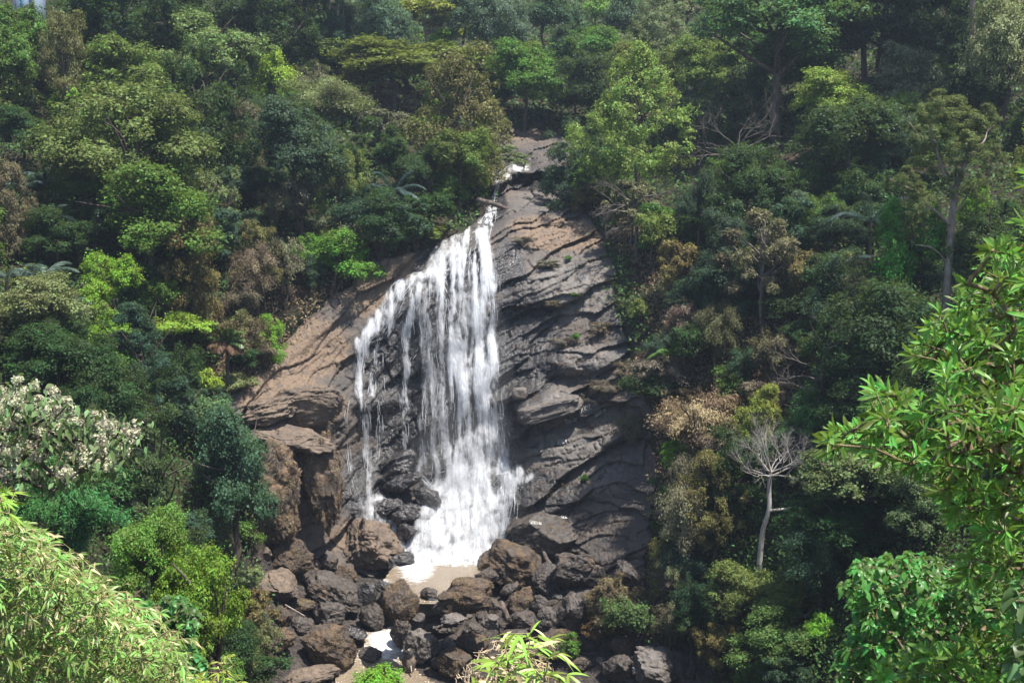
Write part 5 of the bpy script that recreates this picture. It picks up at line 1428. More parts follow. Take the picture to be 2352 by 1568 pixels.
bare_tree([(1462, 560, Y), (1462, 500, Y), (1460, 440, Y)], .16, .12, [(.7, -1, -.3, .2, 1.2), (.6, -1, -.5, .35, 1.2), (.8, -.8, -.3, .3, 1.2), (.5, 1, -.3, .1, 1), (.4, -1, -.2, -.2, 1), (.9, 1, -.2, .2, 1)], m_twig,
          "bare brown stem with drooping dry branches under the feathery tree", 12, depth=3, L=1.5, spread=.45, up=-.03)
Y = float(terr_Y(540, 600)) - 1
bare_tree([(530, 610, Y), (535, 600, Y), (540, 592, Y)], .09, .07, [(1, -.8, -.2, .5, 1), (1, .8, -.2, .5, 1), (1, 0, -.3, 1, 1), (1, 1, 0, .1, 1.1)], m_bark_pale, "small bleached dead bush on the slope left of the falls", 13, depth=3, L=1.0, spread=.6)
# palms
def frond(base, dir0, L, R, droop=.9, leaf=.6, wide=.03):
    n = 16
    p, d = np.array(base, float), nrm(np.array(dir0, float))
    pts = [p]
    for k in range(n - 1):
        d = nrm(d + np.array([0, 0, -droop * (k / n) * .22])); p = p + d * L / (n - 1); pts.append(p)
    pts = np.array(pts)
    t = nrm(np.gradient(pts, axis=0)); side = nrm(np.cross(t, np.array([0, 0, 1.0]) + R.normal(0, .1, 3))); up = np.cross(side, t)
    V1, Q1 = path_tube(pts, np.linspace(.035, .008, n), 4)
    m = 56; s = np.repeat(np.linspace(.12, .99, m), 2) * (n - 1); i = np.minimum(s.astype(int), n - 2); f = (s - i)[:, None]
    P = pts[i] * (1 - f) + pts[i + 1] * f
    sg = np.tile([1, -1], m)[:, None]
    T = nrm(side[i] * sg + t[i] * .75 + np.array([0, 0, -.35]) + R.normal(0, .06, (2 * m, 3)))
    ll = leaf * np.sin(np.clip(s / (n - 1), 0, 1) * 2.7 + .35) ** .7 * R.uniform(.85, 1.1, 2 * m)
    N = nrm(up[i] + side[i] * sg * .4 + R.normal(0, .1, (2 * m, 3)))
    V2, Q2 = leafquads(P, N, T, ll, wide, .3)
    V, Q = join([(V1, Q1), (V2, Q2)])
    r = np.concatenate([np.zeros(len(Q1)) + .5, R.uniform(.2, .8, len(Q2))])
    return V, Q, r
m_palm = leaf_material("palm_fronds", 0.5, 0.36, 0.5, 0.2, yellow=.1)
def palm(cx, cy, fr, col, label, seed, L=2.6, Yo=2.5, drycol=None, ground_px=60):
    R = np.random.RandomState(seed)
    Y = float(terr_Y(cx, cy + ground_px)) - Yo
    c = at(cx, cy, Y); b = c.copy(); b[2] = min(ground(c[0], c[1]), c[2] - .5)
    root = tag(empty("palm", b), label, "palm")
    s = np.linspace(0, 1, 8)[:, None]
    V, Q = path_tube((b * (1 - s) + c * s) - b, np.linspace(.17, .11, 8), 8)
    obj("trunk", mesh_np("trunk", V, Q, smooth=True), m_bark, root)
    for k, (dx, dy, dz, l, dry) in enumerate(fr):
        V, Q, r = frond(c - b, (dx, dy, dz), L * l, R)
        me = mesh_np("frond", V, Q, {'rnd': ('FACE', r), 'clump': ('FACE', np.full(len(Q), R.uniform(.2, .8)))})
        o = obj("frond", me, m_dry if dry else m_palm, root, drycol if dry else C[col] if isinstance(col, str) else col)
        if dry: o["label"] = "dead rust brown frond"
    return root
def ring(n, R, up=.6, L=1.0, front=True):
    a = np.linspace(0, 6.28, n, endpoint=False) + R.uniform(0, 1)
    return [(math.cos(x), math.sin(x) * .9, R.uniform(up - .35, up + .35), L * R.uniform(.8, 1.15), False) for x in a]
R_ = np.random.RandomState(21)
BLUE = (.050, .085, .075); PALE = (.075, .115, .085)
palm(108, 420, ring(6, R_, .9) + [(-.1, -.1, 1.2, 1.2, False)], PALE, "pale fronded palm standing upright at the left edge", 1, 2.2)
palm(60, 430, [(-1, -.2, .5, .9, False), (.8, -.3, .6, .9, False), (.3, -.6, .4, .8, False), (-.4, -.5, .7, .9, False)], PALE, "small shining palm left of the upright one", 2, 2.0)
palm(118, 500, [(.9, -.3, .3, 1, False), (-.9, -.3, .3, 1, False), (.2, -.7, .3, .9, False), (.5, -.3, .7, .9, False), (-.4, -.5, .6, .9, False)], PALE, "glinting palm tuft under the upright palm", 3, 2.2)
palm(95, 640, ring(7, R_, .7) + [(1, -.2, .7, 1.25, False)], PALE, "dark arching palm at the left edge above yellow tips", 4, 2.3)
palm(15, 640, ring(6, R_, .7), PALE, "palm cut by the left edge beside the arching one", 5, 2.0)
palm(165, 690, [(.9, -.4, .4, .8, False), (-.7, -.4, .6, .8, False), (.2, -.7, .5, .8, False)], PALE, "small palm crown right of the arching palm", 6, 2.2)
palm(905, 440, [(.75, -.5, .1, 1.25, False), (-.8, -.4, .5, 1.2, False), (-.4, -.5, .9, 1.2, False), (.3, -.7, .3, 1.2, False), (.9, -.2, .5, 1.2, False), (0, -.7, -.1, 1.1, False), (.5, 0, 1, 1, False)], BLUE, "blue shaded palm with hanging fronds left of the upper river", 7, 2.4)
palm(1545, 815, [(-1, -.2, .35, 1, False), (1, -.2, .6, .9, False), (.1, -.4, 1, .9, False), (-.6, -.5, .6, .9, False), (.6, -.5, .5, .8, False)], (.075, .15, .03), "young bright palm at the right rim of the cliff", 8, 2.0, Yo=1.0)
palm(2000, 510, [(-.9, -.3, .5, 1.1, False), (1, -.3, .5, 1.2, False), (-.3, -.5, .9, 1.1, False), (.4, -.5, .8, 1.1, False), (0, -.8, .3, 1, False)], (.03, .05, .045), "dark shaded palm left of the branching trunk", 9, 3.2)
palm(2010, 590, [(-.9, -.3, .2, 1, False), (.9, -.3, .2, 1, False), (0, -.8, .1, 1, False)], (.03, .05, .045), "lower dark palm crown under the shaded palm", 10, 2.8)
RUST = (.13, .072, .044)
palm(520, 785, [(1, -.3, .6, 1, False), (.7, -.3, .9, 1.1, False), (-.3, -.3, 1.2, 1, False), (1, -.5, .3, 1, False), (-.9, -.3, .8, .9, False), (.2, -.5, 1, 1, False), (-.9, -.4, .2, .9, True), (.9, -.4, -.1, 1, True), (.5, -.6, -.1, .9, True), (-.2, -.7, .0, .9, True), (-.1, -.2, 1.1, .7, True), (.2, -.7, -.6, .8, True)], (.075, .125, .035),
     "palm with green and rust brown dead fronds above the left rocks", 11, 1.6, Yo=2.0, drycol=RUST)
# pale building in the upper left corner
Y = float(terr_Y(55, 60)) - 3
def boxmesh(x0, x1, y0, y1, z0, z1):
    V = np.array([(x, y, z) for x in (x0, x1) for y in (y0, y1) for z in (z0, z1)])
    return V, np.array([[0, 1, 3, 2], [4, 6, 7, 5], [0, 4, 5, 1], [2, 3, 7, 6], [0, 2, 6, 4], [1, 5, 7, 3]])
def plain(name, c, r=.7):
    m, nt, out = newmat(name); g = NT(nt)
    co = g.n('TexCoord').outputs['Object']
    b = g.bsdf(g.mix(g.noise(.8, 5, .6, co), tuple(x * .82 for x in c), c), r, .3); g.l(b.outputs[0], out.inputs[0])
    return m
c = at(58, 38, Y)
hs = tag(empty("building", (c[0], c[1], c[2] - 4)), "pale blue white building glimpsed in the upper left corner", "building")
mp = m_per_px(Y)
for nm, bx, mt in (("wall", (-26 * mp, 26 * mp, 0, 2.5, 0, 9), plain("white_plaster", (.22, .29, .38))), ("roof", (-32 * mp, 36 * mp, -.5, 3.0, 9.01, 9.5), plain("roof_sheet", (.30, .32, .34))),
                   ("door", (-9 * mp, -3 * mp, -.06, 0.05, 3.6, 8), plain("blue_door", (.16, .34, .52))), ("panel", (12 * mp, 22 * mp, -.08, .05, 3.8, 8), plain("lilac_panel", (.27, .27, .40)))):
    V, Q = boxmesh(*bx)
    obj(nm, mesh_np(nm, V, Q), mt, hs)
# ================================================================== UNDERGROWTH
UR = np.random.RandomState(31)
def scatter(n, per, region, keep, L, W, spread, hgt, R=UR, down=-.2, Ybase=None):
    px = R.uniform(region[0], region[1], n * 3); py = R.uniform(region[2], region[3], n * 3)
    k = keep(px, py); px, py = px[k][:n], py[k][:n]; n = len(px)
    Y = (terr_Y if Ybase is None else Ybase)(px, py)
    P0 = at(px, py, Y)
    P = np.repeat(P0, per, 0) + R.normal(0, 1, (n * per, 3)) * np.array([spread, spread * .6, .25 * hgt]) + np.array([0, -.1, 1]) * np.abs(R.normal(0, hgt, (n * per, 1)))
    N = nrm(R.normal(0, .6, (n * per, 3)) + np.array([0, -.35, .7])); T = nrm(R.normal(0, .8, (n * per, 3)) + np.array([0, -.2, down]))
    l = R.uniform(.6, 1.3, n * per) * L * np.repeat(Y / 80.0, per)
    V, Q = leafquads(P, N, T, l, l * W)
    cl = np.repeat(R.uniform(0, 1, n), per)
    return V, Q, {'rnd': ('FACE', R.uniform(0, 1, n * per)), 'clump': ('FACE', cl)}
drym = lambda x, y: fbm(np.stack([x / 170, y / 170, x * 0], -1), 3)
offrock = lambda x, y: (sdf(ROCK, x, y) < 0) & (sdf(BED, x, y) < -4)
DRYZ = [(620, 640), (700, 560), (900, 520), (960, 560), (840, 640), (700, 760), (560, 900), (480, 900), (500, 720)]
DRYR = [(1420, 540), (1650, 680), (1900, 720), (1880, 920), (1560, 1180), (1560, 1560), (1420, 1500), (1480, 1250), (1500, 1000), (1440, 800)]
isdry = lambda x, y: (np.maximum(sdf(DRYZ, x, y), sdf(DRYR, x, y)) / 70 + drym(x, y) * 1.2) > 0
V, Q, A = scatter(21000, 11, (-380, 2760, -60, 1640), lambda x, y: offrock(x, y) & ~isdry(x, y), .30, .27, .55, .55)
o = obj("undergrowth", mesh_np("undergrowth", V, Q, A), m_leaf, None, (.060, .105, .028)); tag(o, "green undergrowth covering the forest floor between the trees", "undergrowth", kind='stuff')
V, Q, A = scatter(6500, 12, (420, 1960, 440, 1600), lambda x, y: (sdf(ROCK, x, y) < 2) & (sdf(BED, x, y) < 2) & isdry(x, y), .26, .15, .4, .28, down=-.5)
o = obj("dry_brush", mesh_np("dry_brush", V, Q, A), m_dry, None, (.19, .13, .082)); tag(o, "dry brown leaf litter and brushwood on the banks beside the cliff", "dry undergrowth", kind='stuff')
V, Q, A = scatter(900, 8, (1180, 1540, 480, 1240), lambda x, y: (sdf(ROCK, x, y) > 0) & (drym(x * 2.2, y * 4) > .18) & (x > 1180), .11, .16, .22, .04, Ybase=cliff_Y)
o = obj("leaf_litter", mesh_np("leaf_litter", V, Q, A), m_dry, None, (.17, .085, .045)); tag(o, "fallen rust coloured leaves lying on the rock ledges", "leaf litter", kind='stuff')

# ================================================================== FOREGROUND PLANTS
def blades(P, T, N, L, W, prof, droop=.15, fold=.22, curl=0.0):
    """long leaves with a midrib: len(prof) stations of left, middle and right points"""
    n, k = len(P), len(prof)
    T = nrm(T); N = nrm(N - T * (T * N).sum(-1, keepdims=True)); B = np.cross(N, T)
    L = np.asarray(L, float)[:, None, None]; W = np.asarray(W, float)[:, None, None]
    s = np.linspace(0, 1, k)[None, :, None]; pf = np.asarray(prof, float)[None, :, None]
    mid = P[:, None] + T[:, None] * L * s * (1 - .25 * droop * s) - np.asarray([0, 0, 1.0]) * L * droop * s ** 2 + N[:, None] * curl * L * s * (1 - s)
    w = W * pf
    V = np.stack([mid + B[:, None] * w + N[:, None] * w * fold, mid, mid - B[:, None] * w + N[:, None] * w * fold], 2)
    V = V.reshape(-1, 3)
    b = (np.arange(n)[:, None] * k + np.arange(k - 1)[None])[..., None] * 3
    Q = np.concatenate([b + np.array([0, 1, 4, 3]), b + np.array([1, 2, 5, 4])], 1).reshape(-1, 4)
    return V, Q, 2 * (k - 1)
def grow(root, tips, R, rt, rmax, step=.12, jit=.02, pull=.35):
    """branch skeleton joining every tip to the root through nearby nodes"""
    order = np.argsort(np.linalg.norm(tips - root, axis=1))
    N = [np.array(root)]; par = [-1]; tip_i = np.zeros(len(tips), int)
    for k in order:
        p = tips[k]; A = np.array(N)
        dr = np.linalg.norm(A - root, axis=1); dp = np.linalg.norm(A - p, axis=1)
        cost = dp + pull * dr * 0 + np.where(dr > np.linalg.norm(p - root), 9, 0) * .02
        j = int(np.argmin(cost)); q = A[j]; L = np.linalg.norm(p - q); m = max(1, int(L / step))
        sag = nrm(np.cross(p - q, R.normal(size=3))) * R.normal(0, .08) * L
        for i in range(1, m + 1):
            f = i / m
            N.append(q * (1 - f) + p * f + sag * math.sin(f * 3.14) + (R.normal(0, jit, 3) if i < m else 0)); par.append(j); j = len(N) - 1
        tip_i[k] = j
    A = np.array(N); cnt = np.ones(len(N))
    for i in range(len(N) - 1, 0, -1): cnt[par[i]] += cnt[i] * 1.0
    r = np.clip(rt * cnt ** .42, rt, rmax)
    i = np.arange(1, len(N)); pa = np.array(par)[1:]
    dirs = nrm(A[i] - A[pa])
    return (A[pa], A[i], np.minimum(r[pa], r[i] * 1.35), r[i]), dirs[np.maximum(tip_i - 1, 0)]
def in_poly(poly, n, R, dens=None):
    P = np.array(poly, float); o = []
    while len(o) < n:
        x, y = R.uniform(P[:, 0].min(), P[:, 0].max()), R.uniform(P[:, 1].min(), P[:, 1].max())
        if sdf(P, x, y) > 0 and (dens is None or R.rand() < dens(x, y)): o.append((x, y))
    return np.array(o)
m_glossy = leaf_material("glossy_foreground_leaves", 0.75, 0.38, 0.32, 0.36, yellow=.45)
m_bam = leaf_material("foreground_bamboo_leaves", 1.0, 0.38, 0.45, 0.36, yellow=.4)
m_young = bark_material("green_brown_twig", (0.12, 0.085, 0.045), (0.26, 0.20, 0.12), 20)
m_culm = bark_material("bamboo_culm", (0.20, 0.17, 0.07), (0.36, 0.31, 0.15), 12)

# ---- glossy leaved tree at the right
R_ = np.random.RandomState(41)
POLY = [(2420, 470), (2330, 530), (2255, 590), (2215, 640), (2200, 690), (2150, 720), (2120, 760), (2100, 800), (2065, 800), (2130, 850), (2170, 900), (2060, 905), (2040, 870), (1990, 880), (1990, 915), (2010, 970), (2030, 985), (1960, 985), (1895, 990),
        (1900, 1040), (1960, 1040), (2050, 1060), (2110, 1075), (2160, 1100), (2130, 1130), (2180, 1200), (2230, 1200), (2250, 1230), (2190, 1290), (2200, 1330), (2290, 1360), (2340, 1420), (2420, 1450)]
tp = in_poly(POLY, 820, R_)
Yt = 7.6 + R_.uniform(-1.0, 1.1, len(tp)) + .6 * np.sin(tp[:, 1] / 90.0)
tips = at(tp[:, 0], tp[:, 1], Yt)
xtra = at(R_.uniform(2360, 2700, 120), R_.uniform(350, 1500, 120), R_.uniform(6.6, 9.2, 120))
xtra = np.concatenate([xtra, at(np.array([2385, 2372, 2400]), np.array([300, 320, 330]), np.array([7.4, 7.5, 7.6]))])
alltips = np.concatenate([tips, xtra])
rootp = at(2700, 1250, 8.0)
seg, td = grow(rootp, alltips, R_, .0042, .07, .10, .008)
gb = np.array([rootp[0] + .3, rootp[1] + .2, 0]); gb[2] = ground(gb[0], gb[1])
gt = tag(empty("broadleaf_tree", gb), "near tree with glossy bright green lance shaped leaves at the right edge", "tree")
V, Q = tubes(*seg, 6); V2, Q2 = path_tube(np.array([gb + np.array([0, 0, -.4]), gb * .6 + rootp * .4, rootp]), [.16, .12, .075], 9)
V, Q = join([(V, Q), (V2, Q2)])
obj("branches", mesh_np("branches", V - gb, Q, smooth=True), m_young, gt)
per = 9; n = len(alltips)
P = np.repeat(alltips, per, 0); D = np.repeat(nrm(td + np.array([-.15, -.1, .35])), per, 0)
a = R_.uniform(0, 6.28, (n, 1)) + np.arange(per)[None] * 2.39996
u = nrm(np.cross(D, np.array([.2, .9, .1]))); v = np.cross(D, u); a = a.ravel()[:, None]
rad_ = np.cos(a) * u + np.sin(a) * v
opn = np.tile(np.linspace(.35, 1.25, per), n)[:, None] + R_.normal(0, .12, (n * per, 1))
T = nrm(D * np.cos(opn) + rad_ * np.sin(opn))
N = nrm(D * np.sin(opn) - rad_ * np.cos(opn) + R_.normal(0, .12, T.shape))
P = P - D * (np.tile(np.linspace(0, .05, per), n))[:, None]
L = R_.uniform(.075, .150, n * per); W = L * R_.uniform(.088, .118, n * per)
V, Q, fp = blades(P, T, N, L, W, (.22, .62, .92, 1.0, .72, .06), droop=.16, fold=.28, curl=.10)
rn, cl = np.repeat(R_.uniform(0, 1, n * per), fp), np.repeat(R_.uniform(0, 1, n), fp * per)
obj("leaves", mesh_np("leaves", V - gb, Q, {'rnd': ('FACE', rn), 'clump': ('FACE', cl)}, smooth=True), m_glossy, gt, (.155, .290, .055))
# lower sprays of the same kind along the bottom right
def spray(poly, n, Y0, dY, label, rootpx, col, name="shrub", Lr=(.09, .16), per=8, wr=(.11, .15), seed=1, prof=(.22, .62, .92, 1.0, .72, .06), mat=None, lift=.45, droop=.16, cat="shrub", rt=.004, opn_=(.3, 1.3), step=.10, twigmat=None):
    R = np.random.RandomState(seed)
    tp = in_poly(poly, n, R); Yt = Y0 + R.uniform(-dY, dY, n)
    tips = at(tp[:, 0], tp[:, 1], Yt); rp = at(rootpx[0], rootpx[1], Y0 + .1)
    seg, td = grow(rp, tips, R, rt, rt * 12, step, step * .08)
    b = rp.copy(); b[2] = ground(b[0], b[1])
    root = tag(empty(name, b), label, cat)
    V, Q = tubes(*seg, 5); V2, Q2 = path_tube(np.array([b - np.array([0, 0, .3]), (b + rp) / 2, rp]), [rt * 14, rt * 12, rt * 11], 7)
    V, Q = join([(V, Q), (V2, Q2)])
    obj("branches", mesh_np("branches", V - b, Q, smooth=True), twigmat or m_young, root)
    P = np.repeat(tips, per, 0); D = np.repeat(nrm(td + np.array([0, -.15, lift])), per, 0)
    a = (R.uniform(0, 6.28, (n, 1)) + np.arange(per)[None] * 2.39996).ravel()[:, None]
    u = nrm(np.cross(D, np.array([.2, .9, .1]))); v = np.cross(D, u); rd = np.cos(a) * u + np.sin(a) * v
    op = np.tile(np.linspace(opn_[0], opn_[1], per), n)[:, None] + R.normal(0, .15, (n * per, 1))
    T = nrm(D * np.cos(op) + rd * np.sin(op)); N = nrm(D * np.sin(op) - rd * np.cos(op) + R.normal(0, .15, T.shape) + np.array([0, 0, .25]))
    P = P - D * np.tile(np.linspace(0, .35 * Lr[0], per), n)[:, None]
    L = R.uniform(*Lr, n * per); W = L * R.uniform(*wr, n * per)
    V, Q, fp = blades(P, T, N, L, W, prof, droop=droop, fold=.25, curl=.08)
    obj("leaves", mesh_np("leaves", V - b, Q, {'rnd': ('FACE', np.repeat(R.uniform(0, 1, n * per), fp)), 'clump': ('FACE', np.repeat(R.uniform(0, 1, n), fp * per))}, smooth=True), mat or m_glossy, root, col)
    return root
spray([(1970, 1600), (2000, 1550), (2060, 1520), (2130, 1490), (2180, 1500), (2260, 1450), (2400, 1440), (2400, 1640), (1970, 1640)], 240, 8.0, .8, "glossy leaved shrub filling the bottom right corner", (2300, 1900), (.15, .285, .055), seed=51)
BROAD = (.12, .60, .98, .95, .60, .05)
# large leaved bush lower right
spray([(1920, 1350), (1960, 1330), (1960, 1290), (2040, 1275), (2110, 1265), (2180, 1300), (2260, 1280), (2330, 1310), (2380, 1400), (2380, 1620), (1920, 1620), (1925, 1500), (1950, 1440), (1985, 1420), (1960, 1390)], 1700, 19.5, 2.6,
      "large leaved bright green bush at the lower right behind the glossy shrub", (2150, 1900), (.080, .190, .036), Lr=(.10, .20), per=6, wr=(.28, .38), seed=52, prof=BROAD, droop=.55, lift=.8, rt=.008, step=.25, opn_=(.6, 1.5))
spray([(2300, 1340), (2420, 1330), (2420, 1560), (2330, 1520)], 30, 6.0, .4, "few large pale leaves of a climber cut by the right edge", (2500, 1700), (.11, .20, .075), Lr=(.07, .12), per=5, wr=(.34, .42), seed=53, prof=BROAD, droop=.5, lift=.6)
# rounded bright bushes lower left
T_('round', 345, 1290, 180, 200, (.050, .098, .018), "bright rounded bush crown in the lower left behind the bamboo", .2, Y=34.0)
T_('round', 462, 1410, 190, 280, (.058, .108, .016), "bright green bushy tree at the lower left of the boulder field", .2, Y=33.0)
spray([(230, 1420), (260, 1370), (330, 1380), (430, 1370), (460, 1420), (440, 1480), (500, 1560), (250, 1560)], 420, 24.0, 1.4, "mid green broad leaved shrub between bamboo and bright bushy tree", (350, 1900), (.075, .175, .045), Lr=(.13, .24), per=6, wr=(.30, .40), seed=54, prof=BROAD, droop=.5, lift=.7, rt=.008, step=.25, opn_=(.6, 1.5))
T_('lobed', 880, 1580, 165, 95, (.068, .130, .018), "bright green bush at the bottom edge before the stream", .3, Y=27.0)
# ---- bamboo in the lower left corner
LANCE = (.35, .85, 1.0, .8, .5, .05)
def bamboo_near(poly, n, Y0, dY, label, rootpx, seed, per=5, Lr=(.075, .165), col=(.195, .295, .065), dryf=.10, name="bamboo", culms=10):
    R = np.random.RandomState(seed)
    tp = in_poly(poly, n, R); Yt = Y0 + R.uniform(-dY, dY, n); tips = at(tp[:, 0], tp[:, 1], Yt)
    rp = at(rootpx[0], rootpx[1], Y0 + .3)
    seg, td = grow(rp, tips, R, .0026, .016, .14, .012)
    b = rp.copy(); b[2] = ground(b[0], b[1])
    root = tag(empty(name, b), label, "bamboo")
    V, Q = tubes(*seg, 5)
    V2, Q2 = path_tube(np.array([b - np.array([0, 0, .3]), (b + rp) / 2, rp]), [.03, .026, .02], 7)
    V, Q = join([(V, Q), (V2, Q2)])
    obj("culms", mesh_np("culms", V - b, Q, smooth=True), m_culm, root)
    P = np.repeat(tips, per, 0)
    base = nrm(td + np.array([.25, -.15, -.15])); D = np.repeat(base, per, 0)
    side = nrm(np.cross(D, np.array([0, 0, 1.0]) + R.normal(0, .2, D.shape)))
    fan = np.tile(np.linspace(-1, 1, per), n)[:, None] + R.normal(0, .2, (n * per, 1))
    T = nrm(D + side * fan * 1.0 + R.normal(0, .2, D.shape) + np.array([0, 0, -.30])); N = nrm(np.array([0, -.2, 1.0]) + R.normal(0, .45, D.shape))
    L = R.uniform(*Lr, n * per); W = L * R.uniform(.06, .095, n * per)
    V, Q, fp = blades(P, T, N, L, W, LANCE, droop=.28, fold=.18)
    isd = R.rand(n * per) < dryf; fm = np.repeat(isd, fp)
    us = lambda m: (V.reshape(n * per, -1, 3)[m].reshape(-1, 3) - b, None)
    nv = V.reshape(n * per, -1, 3).shape[1]
    for m, nm, mt, cc in ((~isd, "leaves", m_bam, col), (isd, "dry_leaves", m_dry, (.46, .36, .20))):
        if not m.any(): continue
        Vm = V.reshape(n * per, nv, 3)[m].reshape(-1, 3) - b
        q0 = Q[:fp]; Qm = (q0[None] + np.arange(m.sum())[:, None, None] * nv).reshape(-1, 4)
        obj(nm, mesh_np(nm, Vm, Qm, {'rnd': ('FACE', np.repeat(R.uniform(0, 1, m.sum()), fp)), 'clump': ('FACE', np.repeat(np.repeat(R.uniform(0, 1, n), per)[m], fp))}, smooth=True), mt, root, cc)
    return root
bamboo_near([(-60, 1180), (30, 1190), (100, 1220), (130, 1270), (170, 1300), (220, 1320), (260, 1360), (300, 1400), (330, 1430), (380, 1470), (430, 1500), (430, 1640), (-60, 1640)], 4200, 12.8, 2.2, "dense yellow green bamboo filling the lower left corner", (60, 1900), 61)
bamboo_near([(40, 1170), (150, 1250), (260, 1320), (350, 1390), (450, 1470), (430, 1510), (300, 1420), (150, 1320), (60, 1240)], 110, 12.0, .8, "outer bamboo sprays arching over the mid green shrub", (120, 1700), 62, per=4, dryf=.25)
bamboo_near([(430, 1560), (470, 1530), (490, 1495), (540, 1505), (560, 1560), (540, 1620), (430, 1620)], 46, 14.0, .5, "small bamboo top at the bottom edge right of the lower left thicket", (490, 1850), 63, col=(.32, .38, .05))
bamboo_near([(-40, 1120), (20, 1110), (45, 1140), (30, 1180), (-40, 1200)], 22, 9.0, .4, "few big bamboo leaves at the left edge over the flowering tree's trunk", (-160, 1500), 64, col=(.26, .38, .05), dryf=0)
# bamboo tips and dry twigs at the bottom centre
bamboo_near([(1150, 1440), (1180, 1450), (1260, 1440), (1275, 1480), (1310, 1540), (1330, 1580), (1080, 1600), (1100, 1540), (1160, 1500)], 58, 8.6, .5, "bamboo tips with yellow green leaves rising at the bottom centre", (1170, 1800), 65, per=3, Lr=(.13, .25), dryf=.18, col=(.25, .37, .055))
R_ = np.random.RandomState(66)
tp = in_poly([(1045, 1550), (1080, 1500), (1140, 1465), (1205, 1475), (1270, 1520), (1300, 1600), (1040, 1620)], 560, R_)
tips = at(tp[:, 0], tp[:, 1], 9.4 + R_.uniform(-.5, .5, len(tp))); rp = at(1170, 1800, 9.4)
seg, td = grow(rp, tips, R_, .0036, .016, .06, .014)
b = rp.copy(); b[2] = ground(b[0], b[1])
dt = tag(empty("dry_shrub", b), "bundle of dry pale twigs at the bottom centre around the bamboo tips", "dry shrub")
V, Q = tubes(*seg, 4); V2, Q2 = path_tube(np.array([b, (b + rp) / 2, rp]), [.02, .016, .013], 6); V, Q = join([(V, Q), (V2, Q2)])
m_straw = bark_material("straw_twigs", (0.30, 0.22, 0.14), (0.50, 0.40, 0.28), 20)
obj("twigs", mesh_np("twigs", V - b, Q), m_straw, dt)
# ---- flowering tree at the left
R_ = np.random.RandomState(67)
FP = [(-80, 880), (20, 875), (60, 890), (110, 900), (150, 925), (170, 960), (215, 935), (250, 975), (330, 940), (345, 1000), (300, 1040), (250, 1090), (180, 1090), (150, 1120), (60, 1140), (-80, 1150)]
tp = in_poly(FP, 320, R_, lambda x, y: 1.0 if y < 1075 else .6)
Yt = 24 + R_.uniform(-2.2, 2.2, len(tp)); tips = at(tp[:, 0], tp[:, 1], Yt)
rp = at(-60, 1330, 24.0)
seg, td = grow(rp, tips, R_, .011, .26, .32, .035)
b = rp.copy(); b[2] = ground(b[0], b[1])
ft = tag(empty("flowering_tree", b), "spreading tree with cream flower clusters at the left edge", "tree")
V, Q = tubes(*seg, 6); V2, Q2 = path_tube(np.array([b - np.array([0, 0, .3]), (b + rp) / 2 + np.array([.1, 0, 0]), rp]), [.42, .34, .28], 9); V, Q = join([(V, Q), (V2, Q2)])
obj("branches", mesh_np("branches", V - b, Q, smooth=True), m_bark, ft)
n = len(tips); per = 5
P = np.repeat(tips, per, 0) + R_.normal(0, .14, (n * per, 3)); T = nrm(R_.normal(0, .7, P.shape) + np.array([0, 0, -.35])); N = nrm(R_.normal(0, .5, P.shape) + np.array([0, -.1, .8]))
L = R_.uniform(.13, .24, n * per)
V, Q, fp = blades(P, T, N, L, L * .22, BROAD, droop=.35)
obj("leaves", mesh_np("leaves", V - b, Q, {'rnd': ('FACE', np.repeat(R_.uniform(0, 1, n * per), fp)), 'clump': ('FACE', np.repeat(R_.uniform(0, 1, n), fp * per))}, smooth=True), m_leaf, ft, (.13, .19, .075))
fl = R_.rand(n) < .46; ft_t = tips[fl]; m = len(ft_t); per = 95
ctr = np.repeat(ft_t + np.array([0, 0, .12]), per, 0); d = nrm(R_.normal(size=(m * per, 3)) + np.array([0, 0, .25])); rr = np.repeat(R_.uniform(.10, .20, m), per)
lob = nrm(R_.normal(size=(m, 5, 3)))[np.repeat(np.arange(m), per), R_.randint(5, size=m * per)]
P = ctr + lob * rr[:, None] * .6 + d * rr[:, None] * .45
V, Q = leafquads(P, d + R_.normal(0, .3, d.shape), nrm(np.cross(d, R_.normal(size=d.shape))), R_.uniform(.045, .08, m * per), .022)
m_flower = leaf_material("cream_blossom", 0.35, 0.6, 0.2, 0.3, yellow=0.0, fixed=None)
obj("blossom", mesh_np("blossom", V - b, Q, {'rnd': ('FACE', R_.uniform(0, 1, m * per)), 'clump': ('FACE', np.repeat(R_.uniform(0, 1, m), per))}), m_flower, ft, (.50, .47, .33))

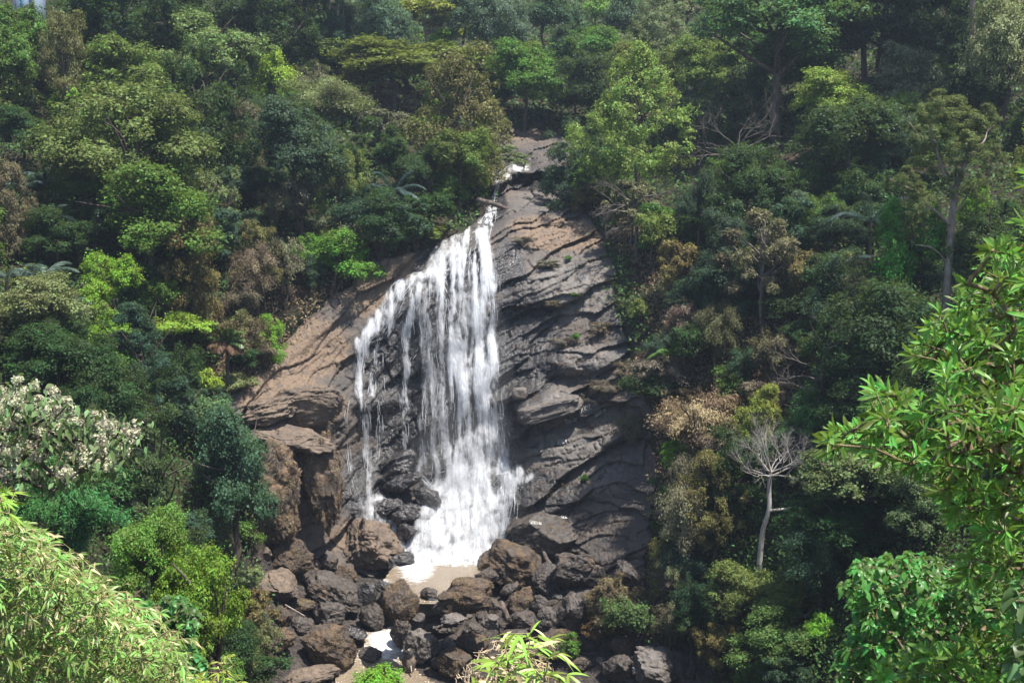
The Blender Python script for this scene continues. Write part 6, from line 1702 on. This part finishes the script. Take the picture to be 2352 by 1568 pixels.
# ---- fuzz of dry grass and moss on the outcrops and the largest boulders
def fuzz(o, n, L, col, seed, zmin=-1.0):
    R = np.random.RandomState(seed); me = o.data
    co = np.zeros(len(me.vertices) * 3, np.float32); me.vertices.foreach_get("co", co); co = co.reshape(-1, 3)
    no = np.zeros(len(me.vertices) * 3, np.float32); me.vertices.foreach_get("normal", no); no = no.reshape(-1, 3)
    msk = (fbm(co * .9 + seed, 3) > .05) & (no[:, 1] < .4) & (no[:, 2] > zmin)
    k = np.flatnonzero(msk)[R.randint(msk.sum(), size=n)]
    P = co[k] + R.normal(0, .03, (n, 3)) - no[k] * .01
    T = nrm(no[k] * .7 + R.normal(0, .45, (n, 3)) + np.array([0, 0, -.55])); N = nrm(no[k] + np.array([0, 0, .6]) + R.normal(0, .4, (n, 3)))
    V, Q = leafquads(P, N, T, R.uniform(.5, 1.3, n) * L, .018)
    f = obj("dry_moss", mesh_np("dry_moss", V, Q, {'rnd': ('FACE', R.uniform(0, 1, n)), 'clump': ('FACE', np.clip(.5 + fbm(co[k] * 1.5 + 3, 2), 0, 1))}), m_dry, o, col)
    f["kind"] = "stuff"
for o in list(bpy.data.objects):
    lab = o.get("label", "")
    if "rock outcrop" in lab and "tall" in lab: fuzz(o, 9000, .14, (.165, .115, .070), len(lab))
    elif o.name.startswith("boulder") and o.data.materials[0] == RM['moss'] and o.dimensions.x > 2.0: fuzz(o, 3500, .085, (.150, .104, .064), len(lab), -.6)
# ================================================================== AIR
m_haze, nt, out = newmat("haze"); g = NT(nt)
vol = g.n('VolumePrincipled')
vol.inputs['Color'].default_value = (0.70, 0.82, 1.0, 1)
vol.inputs['Density'].default_value = 0.00032
vol.inputs['Anisotropy'].default_value = 0.2
g.l(vol.outputs[0], out.inputs['Volume'])
V, Q = boxmesh(-320, 320, -60, 430, -10, 175)
hz = obj("haze", mesh_np("haze", V, Q), m_haze)
tag(hz, "thin bluish haze in the air of the valley", "haze", kind='stuff')
m_mist, nt, out = newmat("mist"); g = NT(nt)
vol = g.n('VolumePrincipled')
vol.inputs['Color'].default_value = (1, 1, 1, 1)
vol.inputs['Density'].default_value = 0.02
g.l(vol.outputs[0], out.inputs['Volume'])
for k, (px, py, rx, ry, rz) in enumerate(((1085, 1080, 5.5, 1.8, 5.0), (1110, 1180, 5.0, 1.6, 3.0), (1075, 900, 3.6, 1.6, 9.0))):
    c = at(px, py, float(cliff_Ys(px, py)) - 1.2)
    o = obj("mist", mesh_np("mist", ICO4[0], ICO4[1], smooth=True), m_mist)
    o.location = c; o.scale = (rx, ry, rz)
    tag(o, ("white spray drifting at the foot of the main fall", "white spray over the lower cascade", "tall veil of spray before the middle of the fall")[k], "mist", kind='stuff')
